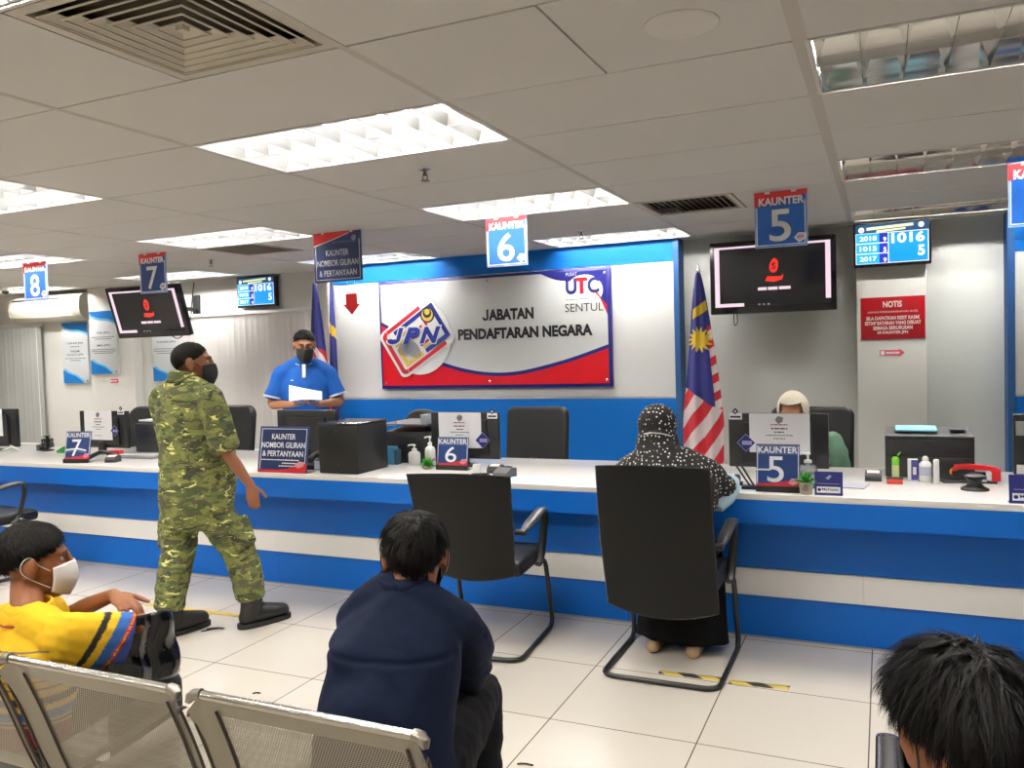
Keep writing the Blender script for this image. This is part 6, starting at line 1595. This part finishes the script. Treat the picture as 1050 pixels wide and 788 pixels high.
mb = MB(); limb(mb, [V3(0, -.08, .54), V3(0, .10, .54), V3(0, .33, .52)], [(.19, .085), (.20, .085), (.19, .075)], n=20); limb(mb, [V3(0, .32, .50), V3(0, .31, .28), V3(0, .29, .06)], [(.19, .08), (.19, .10), (.2, .12)], n=22, cap=.15); link('long_skirt', fuse(mb, .01, 3), BLKC, cl)

# ------------------------------------------------------------------ boy in the yellow polo shirt
by = person('person', (-2.31, 1.60, 0), R(-8), 'seated boy in yellow striped polo shirt with white mask and folded arms')
HM = frame((-.058, .05, .915), (.47, .88, -.05), s=.93)
J = dict(neck=V3(-.005, -.005, .80), sho=(V3(-.155, .005, .735), V3(.165, .03, .735)), hip=(V3(-.075, .0, .47), V3(.075, .0, .47)),
         armL=(V3(-.16, .20, .70), V3(.090, .207, .795)), armR=(V3(.245, .205, .725), V3(.06, .26, .70)),
         legL=(V3(-.09, .33, .50), V3(-.09, .34, .08), V3(-.09, .46, .03)), legR=(V3(.09, .33, .50), V3(.09, .34, .08), V3(.09, .46, .03)))
bb = body(by, J, SK3, [dict(wrist=V3(.100, .205, .795), d=(.85, -.12, -.12), nrm=(-.2, .1, -1), thumb=(.2, .9, .1), curls=(26, 28, 32, 36), s=.86, spread=.10, thumb_in=.3), dict(wrist=J['armR'][1], d=(-.9, .1, -.1), nrm=(0, 0, -1), thumb=(0, .8, .3), curl=30, s=.78)], .82, .005, headM=HM, smooth=3)
hair(by, HM, HAIRB, 9000, .030, cap=.011, front=60, side=93, back=134, seed=11, lift=.30, width=.0018, flow='fwd', jit=.18, crown=(0, -.35, .9), bulge=lambda d: .010*max(0, d.z)+.006*max(0, -d.y))
face_mask(bb, HM, WMASK); eyes(bb, HM)
YC = S(240, 190, 28)
def boy_shirt_mat():
    m = bpy.data.materials.new('yellow_striped_shirt'); m.use_nodes = True; nt = m.node_tree; b = nt.nodes['Principled BSDF']
    a = nt.nodes.new('ShaderNodeVertexColor'); a.layer_name = 'pattern'; nt.links.new(a.outputs[0], b.inputs['Base Color']); b.inputs['Roughness'].default_value = .85
    tc = nt.nodes.new('ShaderNodeTexCoord'); n = nt.nodes.new('ShaderNodeTexNoise'); n.inputs['Scale'].default_value = 600; bp = nt.nodes.new('ShaderNodeBump'); bp.inputs['Strength'].default_value = .2; bp.inputs['Distance'].default_value = .002
    nt.links.new(tc.outputs['Object'], n.inputs[0]); nt.links.new(n.outputs['Fac'], bp.inputs['Height']); nt.links.new(bp.outputs[0], b.inputs['Normal'])
    return m
mb = MB()
limb(mb, [V3(0, .0, .44), V3(0, -.01, .54), V3(0, -.015, .64), V3(0, -.005, .71), V3(0, -.005, .765)], [(.15, .115), (.155, .115), (.165, .11), (.15, .092), (.08, .066)], n=26, cap=.3)
eR = J['armR'][0]; sR = V3(.14, .015, .725)
limb(mb, [V3(.10, .01, .715), sR, sR*.55+eR*.45+V3(0, 0, -.022), sR*.22+eR*.78+V3(0, 0, -.040)], [(.062, .066), (.062, .078), (.062, .090), (.062, .102)], side=(0, 1, 0), cap=.15)
limb(mb, [V3(-.15, .0, .725), V3(0, -.008, .765), V3(.15, .015, .725)], [.055, .066, .055], side=(0, 1, 0))
eL = J['armL'][0]; sL = V3(-.14, .0, .725)
limb(mb, [V3(-.10, 0, .715), sL, sL*.5+eL*.5, sL*.2+eL*.8], [.064, .066, .066, .070], cap=.2)
me = fuse(mb, .0045, 8); displace(me, lambda c, n: .005*noise.noise(Vector((c.x*16, c.y*16, c.z*11+c.x*8)))+.002*noise.noise(c*40))
shb = link('striped_polo_shirt', me, boy_shirt_mat(), by)
ca = me.color_attributes.new('pattern', 'FLOAT_COLOR', 'POINT')
ax = (eR-sR).normalized(); LR = (eR-sR).length
cB, cK, cN, cR_, cG = S(52, 106, 178), S(24, 22, 24), S(60, 60, 130), S(190, 44, 44), S(110, 108, 104)
for i, v in enumerate(me.vertices):
    c = v.co; col = YC; r_ = c-sR; t = r_.dot(ax)/LR
    if c.x > .125 and t > .12 and (r_-ax*r_.dot(ax)).length < .13:
        t -= .6*(c.z-(sR+ax*r_.dot(ax)).z)/LR
        if .34 < t < .44: col = cK
        elif .56 < t < .72: col = cB
        elif .72 < t < .745: col = cR_
        elif .745 < t < .76: col = YC
        elif .76 < t < .785: col = cR_
        elif t > .785: col = S(64, 84, 160)
    elif c.x > -.14 or True:
        for z0, z1, q in ((.705, .7095, cG), (.677, .6815, cG), (.652, .656, cK), (.625, .628, cR_), (.603, .607, cK), (.556, .582, cK), (.512, .54, cB), (.50, .508, cN), (.34, .494, S(150, 26, 46))):
            if z0 < c.z < z1 and abs(c.x) < .165: col = q
    ca.data[i].color = col
c = MB(); c.grid(lambda u, v: V3(-.004+(.064+.014*v)*math.sin(6.2832*u), .0-(.058+.014*v)*math.cos(6.2832*u), .815-.042*v-.006*math.cos(6.2832*u)), 40, 5)
c.build('collar', mat('collar_yellow', YC, .85), shb, solid=.005)
c = MB(); c.tube([V3(-.004+.0805*math.sin(R(a)), -.0745*math.cos(R(a)), .7725-.006*math.cos(R(a))) for a in range(-150, 151, 8)], .0035, 6); c.build('collar_stripe', mat('collar_red', S(170, 52, 40), .8), shb)
mb = MB(); limb(mb, [V3(0, -.03, .475), V3(0, .1, .48)], [(.14, .085), (.14, .08)], n=20)
for s in (-1, 1): limb(mb, [V3(s*.075, .03, .485), V3(s*.09, .33, .50), V3(s*.09, .34, .25), V3(s*.09, .34, .09)], [.078, .068, .06, .05])
link('shorts_trousers', fuse(mb, .009, 3), mat('dark_denim', S(36, 38, 48), .85), by)
for s in (-1, 1):
    mb = MB(); limb(mb, [V3(s*.09, .31, .045), V3(s*.09, .39, .04), V3(s*.09, .48, .03)], [(.036, .04), (.04, .034), (.034, .022)]); link('shoe', fuse(mb, .007, 2), BOOT, by)
# black plastic bag on his lap
bg = thing('plastic_bag', (-2.13, 1.79, .545), 'glossy black plastic bag on the lap of the boy in yellow', 'bag', rz=R(-12))
BAGM = mat('black_plastic_film', S(22, 24, 30), .14, coat=.6, bump=.5, bscale=14)
mb = MB()
def bagf(u, v):
    a = 2*math.pi*u; q = v
    rx, ry = .105*(1-.55*q)+.012*math.sin(3*a), .13*(1-.35*q)
    x = (1 if math.cos(a) > 0 else -1)*abs(math.cos(a))**.55*rx; y = (1 if math.sin(a) > 0 else -1)*abs(math.sin(a))**.55*ry
    p = Vector((x+.075*q, y, .19*q+.03*q*math.cos(a)))
    return p+Vector((.010, .010, .004))*noise.noise(Vector((math.cos(a)*2.2, math.sin(a)*2.2, q*3)))
mb.grid(bagf, 48, 16)
mb.build('bag_body', BAGM, bg, angle=50, solid=.002)
mb = MB(); mb.grid(lambda u, v: Vector((.02+.06*u+.03*v, -.10+.02*math.sin(u*5)+.04*u, .06+.10*u*(1-.3*v)+.035*v)), 8, 6); mb.build('bag_handle', BAGM, bg, solid=.002)

# ------------------------------------------------------------------ man in the navy shirt
nv_ = person('person', (-1.10, 1.62, 0), R(10), 'seated person in dark navy shirt hunched forward, seen from behind')
HM = frame((.016, .215, .975), (-.28, .90, -.20), s=.96)
J = dict(neck=V3(.0, .165, .905), sho=(V3(-.135, .18, .83), V3(.138, .185, .83)), hip=(V3(-.10, .02, .50), V3(.10, .02, .50)),
         armL=(V3(-.14, .39, .60), V3(-.05, .53, .585)), armR=(V3(.085, .40, .59), V3(.03, .53, .585)),
         legL=(V3(-.15, .46, .52), V3(-.13, .45, .08), V3(-.14, .60, .03)), legR=(V3(.080, .50, .50), V3(.085, .46, .08), V3(.095, .60, .03)))
nb_ = body(nv_, J, SK3, [dict(wrist=J['armR'][1], d=(-.5, .7, -.4), nrm=(-.7, -.2, .3), thumb=(0, .5, .8), curl=30), dict(wrist=J['armL'][1], d=(.5, .7, -.4), nrm=(.7, -.2, .3), thumb=(0, .2, 1), curl=30)], 1.0, .0065, headM=HM)
hair(nv_, HM, HAIRB, 9000, .042, cap=.010, front=58, side=86, back=146, seed=21, lift=.6, width=.0020, flow='down', jit=.3, crown=(.1, -.25, .95), bulge=lambda d: .008*max(0, d.z))
face_mask(nb_, HM, BMASK)
NAVYC = mat('navy_cloth', S(14, 23, 45), .85, spec=.15, bump=.45, bscale=10)
mb = MB()
limb(mb, [V3(0, .0, .42), V3(0, .0, .52), V3(0, .03, .64), V3(0, .085, .75), V3(.0, .13, .835), V3(0, .165, .90)], [(.178, .13), (.180, .135), (.172, .136), (.172, .128), (.148, .096), (.076, .066)], n=30, cap=.3)
limb(mb, [V3(-.135, .165, .825), V3(-.075, .155, .868), V3(0, .16, .89), V3(.075, .155, .868), V3(.138, .17, .825)], [.056, .066, .07, .066, .056], side=(0, 1, 0))
for s, a in ((-1, J['armL']), (1, J['armR'])): limb(mb, [V3(s*.09, .165, .832), V3(s*.134, .186, .824), V3(s*.140, .28, .72), a[0], a[0]*.5+a[1]*.5, a[1]*.9+a[0]*.1], [.060, .060, .057, .053, .048, .042], cap=.4)
me = fuse(mb, .0065, 6)
def folds(c, n):
    w = .006*noise.noise(Vector((c.x*7, c.y*7, c.z*9)))
    # soft creases that fan from the shoulders and gather near the waist
    k = math.sin((c.z*38+c.x*16*(1 if c.x > 0 else -1)+4*noise.noise(c*6)))
    env = max(0, noise.noise(c*5+Vector((3, 1, 2)))+.25)
    yoke = -.006*math.exp(-((c.z-.80+.06*abs(c.x))/.006)**2) if n.y < -.1 else 0
    return w+.012*k*env+yoke+.002*noise.noise(c*28)
displace(me, folds); shn = link('navy_shirt', me, NAVYC, nv_)
c = MB(); c.grid(lambda u, v: V3(.002+(.064+.010*v)*math.sin(6.2832*u), .168-(.062+.014*v)*math.cos(6.2832*u), .955-.055*v-.012*math.cos(6.2832*u)), 40, 5); c.build('collar', NAVYC, shn, solid=.005)
mb = MB(); limb(mb, [V3(0, -.05, .50), V3(0, .10, .51)], [(.18, .095), (.18, .09)], n=22)
for s, L in ((-1, J['legL']), (1, J['legR'])): limb(mb, [V3(s*.095, .05, .505), (V3(s*.095, .05, .505)+L[0])/2, L[0], L[0]*.5+L[1]*.5, L[1]], [.10, .092, .078, .072, .062])
me = fuse(mb, .008, 4); displace(me, cloth_noise(.006, 16)); link('black_trousers', me, mat('black_denim', S(16, 16, 19), .88, spec=.15, bump=.1, bscale=300), nv_)
for s, L in ((-1, J['legL']), (1, J['legR'])):
    mb = MB(); limb(mb, [L[1]+V3(0, -.04, -.035), L[1]+V3(0, .07, -.045), L[2]+V3(0, .03, 0)], [(.038, .042), (.042, .035), (.034, .022)]); link('shoe', fuse(mb, .007, 2), BOOT, nv_)

# ------------------------------------------------------------------ head at the lower right
rh = person('person', (.20, 1.56, 0), R(-4), 'seated person with tousled black hair, only the head in view beside a chrome armrest')
HM = frame((-.085, -.215, .922), (-.50, .84, -.24), s=1.0)
J = dict(neck=V3(-.07, -.19, .80), sho=(V3(-.22, -.12, .72), V3(.14, -.12, .72)), hip=(V3(-.10, -.02, .48), V3(.10, -.02, .48)),
         armL=(V3(-.21, .06, .56), V3(-.12, .30, .56)), armR=(V3(.24, .06, .54), V3(.12, .30, .56)),
         legL=(V3(-.13, .42, .50), V3(-.12, .42, .08), V3(-.13, .56, .03)), legR=(V3(.13, .42, .50), V3(.12, .42, .08), V3(.13, .56, .03)))
rb = body(rh, J, SK3, [dict(wrist=J['armR'][1], d=(-.7, .6, .1), nrm=(0, 0, 1), thumb=(.3, .6, 0), curl=30), dict(wrist=J['armL'][1], d=(.7, .6, .1), nrm=(0, 0, 1), thumb=(-.3, .6, 0), curl=30)], 1.0, .0065, headM=HM)
hair(rh, HM, HAIRB, 16000, .064, cap=.018, front=58, side=86, back=132, seed=31, lift=.8, width=.0013, flow='down', jit=.38, crown=(.25, -.1, .95), bulge=lambda d: .010*max(0, d.z))
face_mask(rb, HM, BMASK)
mb = MB()
limb(mb, [V3(0, -.0, .44), V3(0, -.03, .56), V3(-.02, -.08, .66), V3(-.04, -.13, .74), V3(-.065, -.175, .79)], [(.185, .13), (.19, .135), (.195, .13), (.16, .10), (.08, .066)], n=26, cap=.3)
for s, a, q in ((-1, J['armL'], J['sho'][0]), (1, J['armR'], J['sho'][1])): limb(mb, [q*.7+V3(-.04, -.12, .73)*.3, q, q*.5+a[0]*.5, a[0]], [.075, .078, .07, .066], cap=.3)
link('dark_shirt', fuse(mb, .008, 5), mat('charcoal_cloth', S(40, 42, 50), .85), rh)
mb = MB(); limb(mb, [V3(0, -.05, .49), V3(0, .08, .50)], [(.17, .09), (.17, .085)], n=20)
for s, L in ((-1, J['legL']), (1, J['legR'])): limb(mb, [V3(s*.09, .04, .495), L[0], L[0]*.5+L[1]*.5, L[1]], [.092, .076, .068, .058])
link('dark_trousers', fuse(mb, .009, 3), MATS['dark_denim'], rh)
for s, L in ((-1, J['legL']), (1, J['legR'])):
    mb = MB(); limb(mb, [L[1]+V3(0, -.04, -.035), L[1]+V3(0, .07, -.045), L[2]+V3(0, .03, 0)], [(.038, .042), (.042, .035), (.034, .022)]); link('shoe', fuse(mb, .007, 2), BOOT, rh)
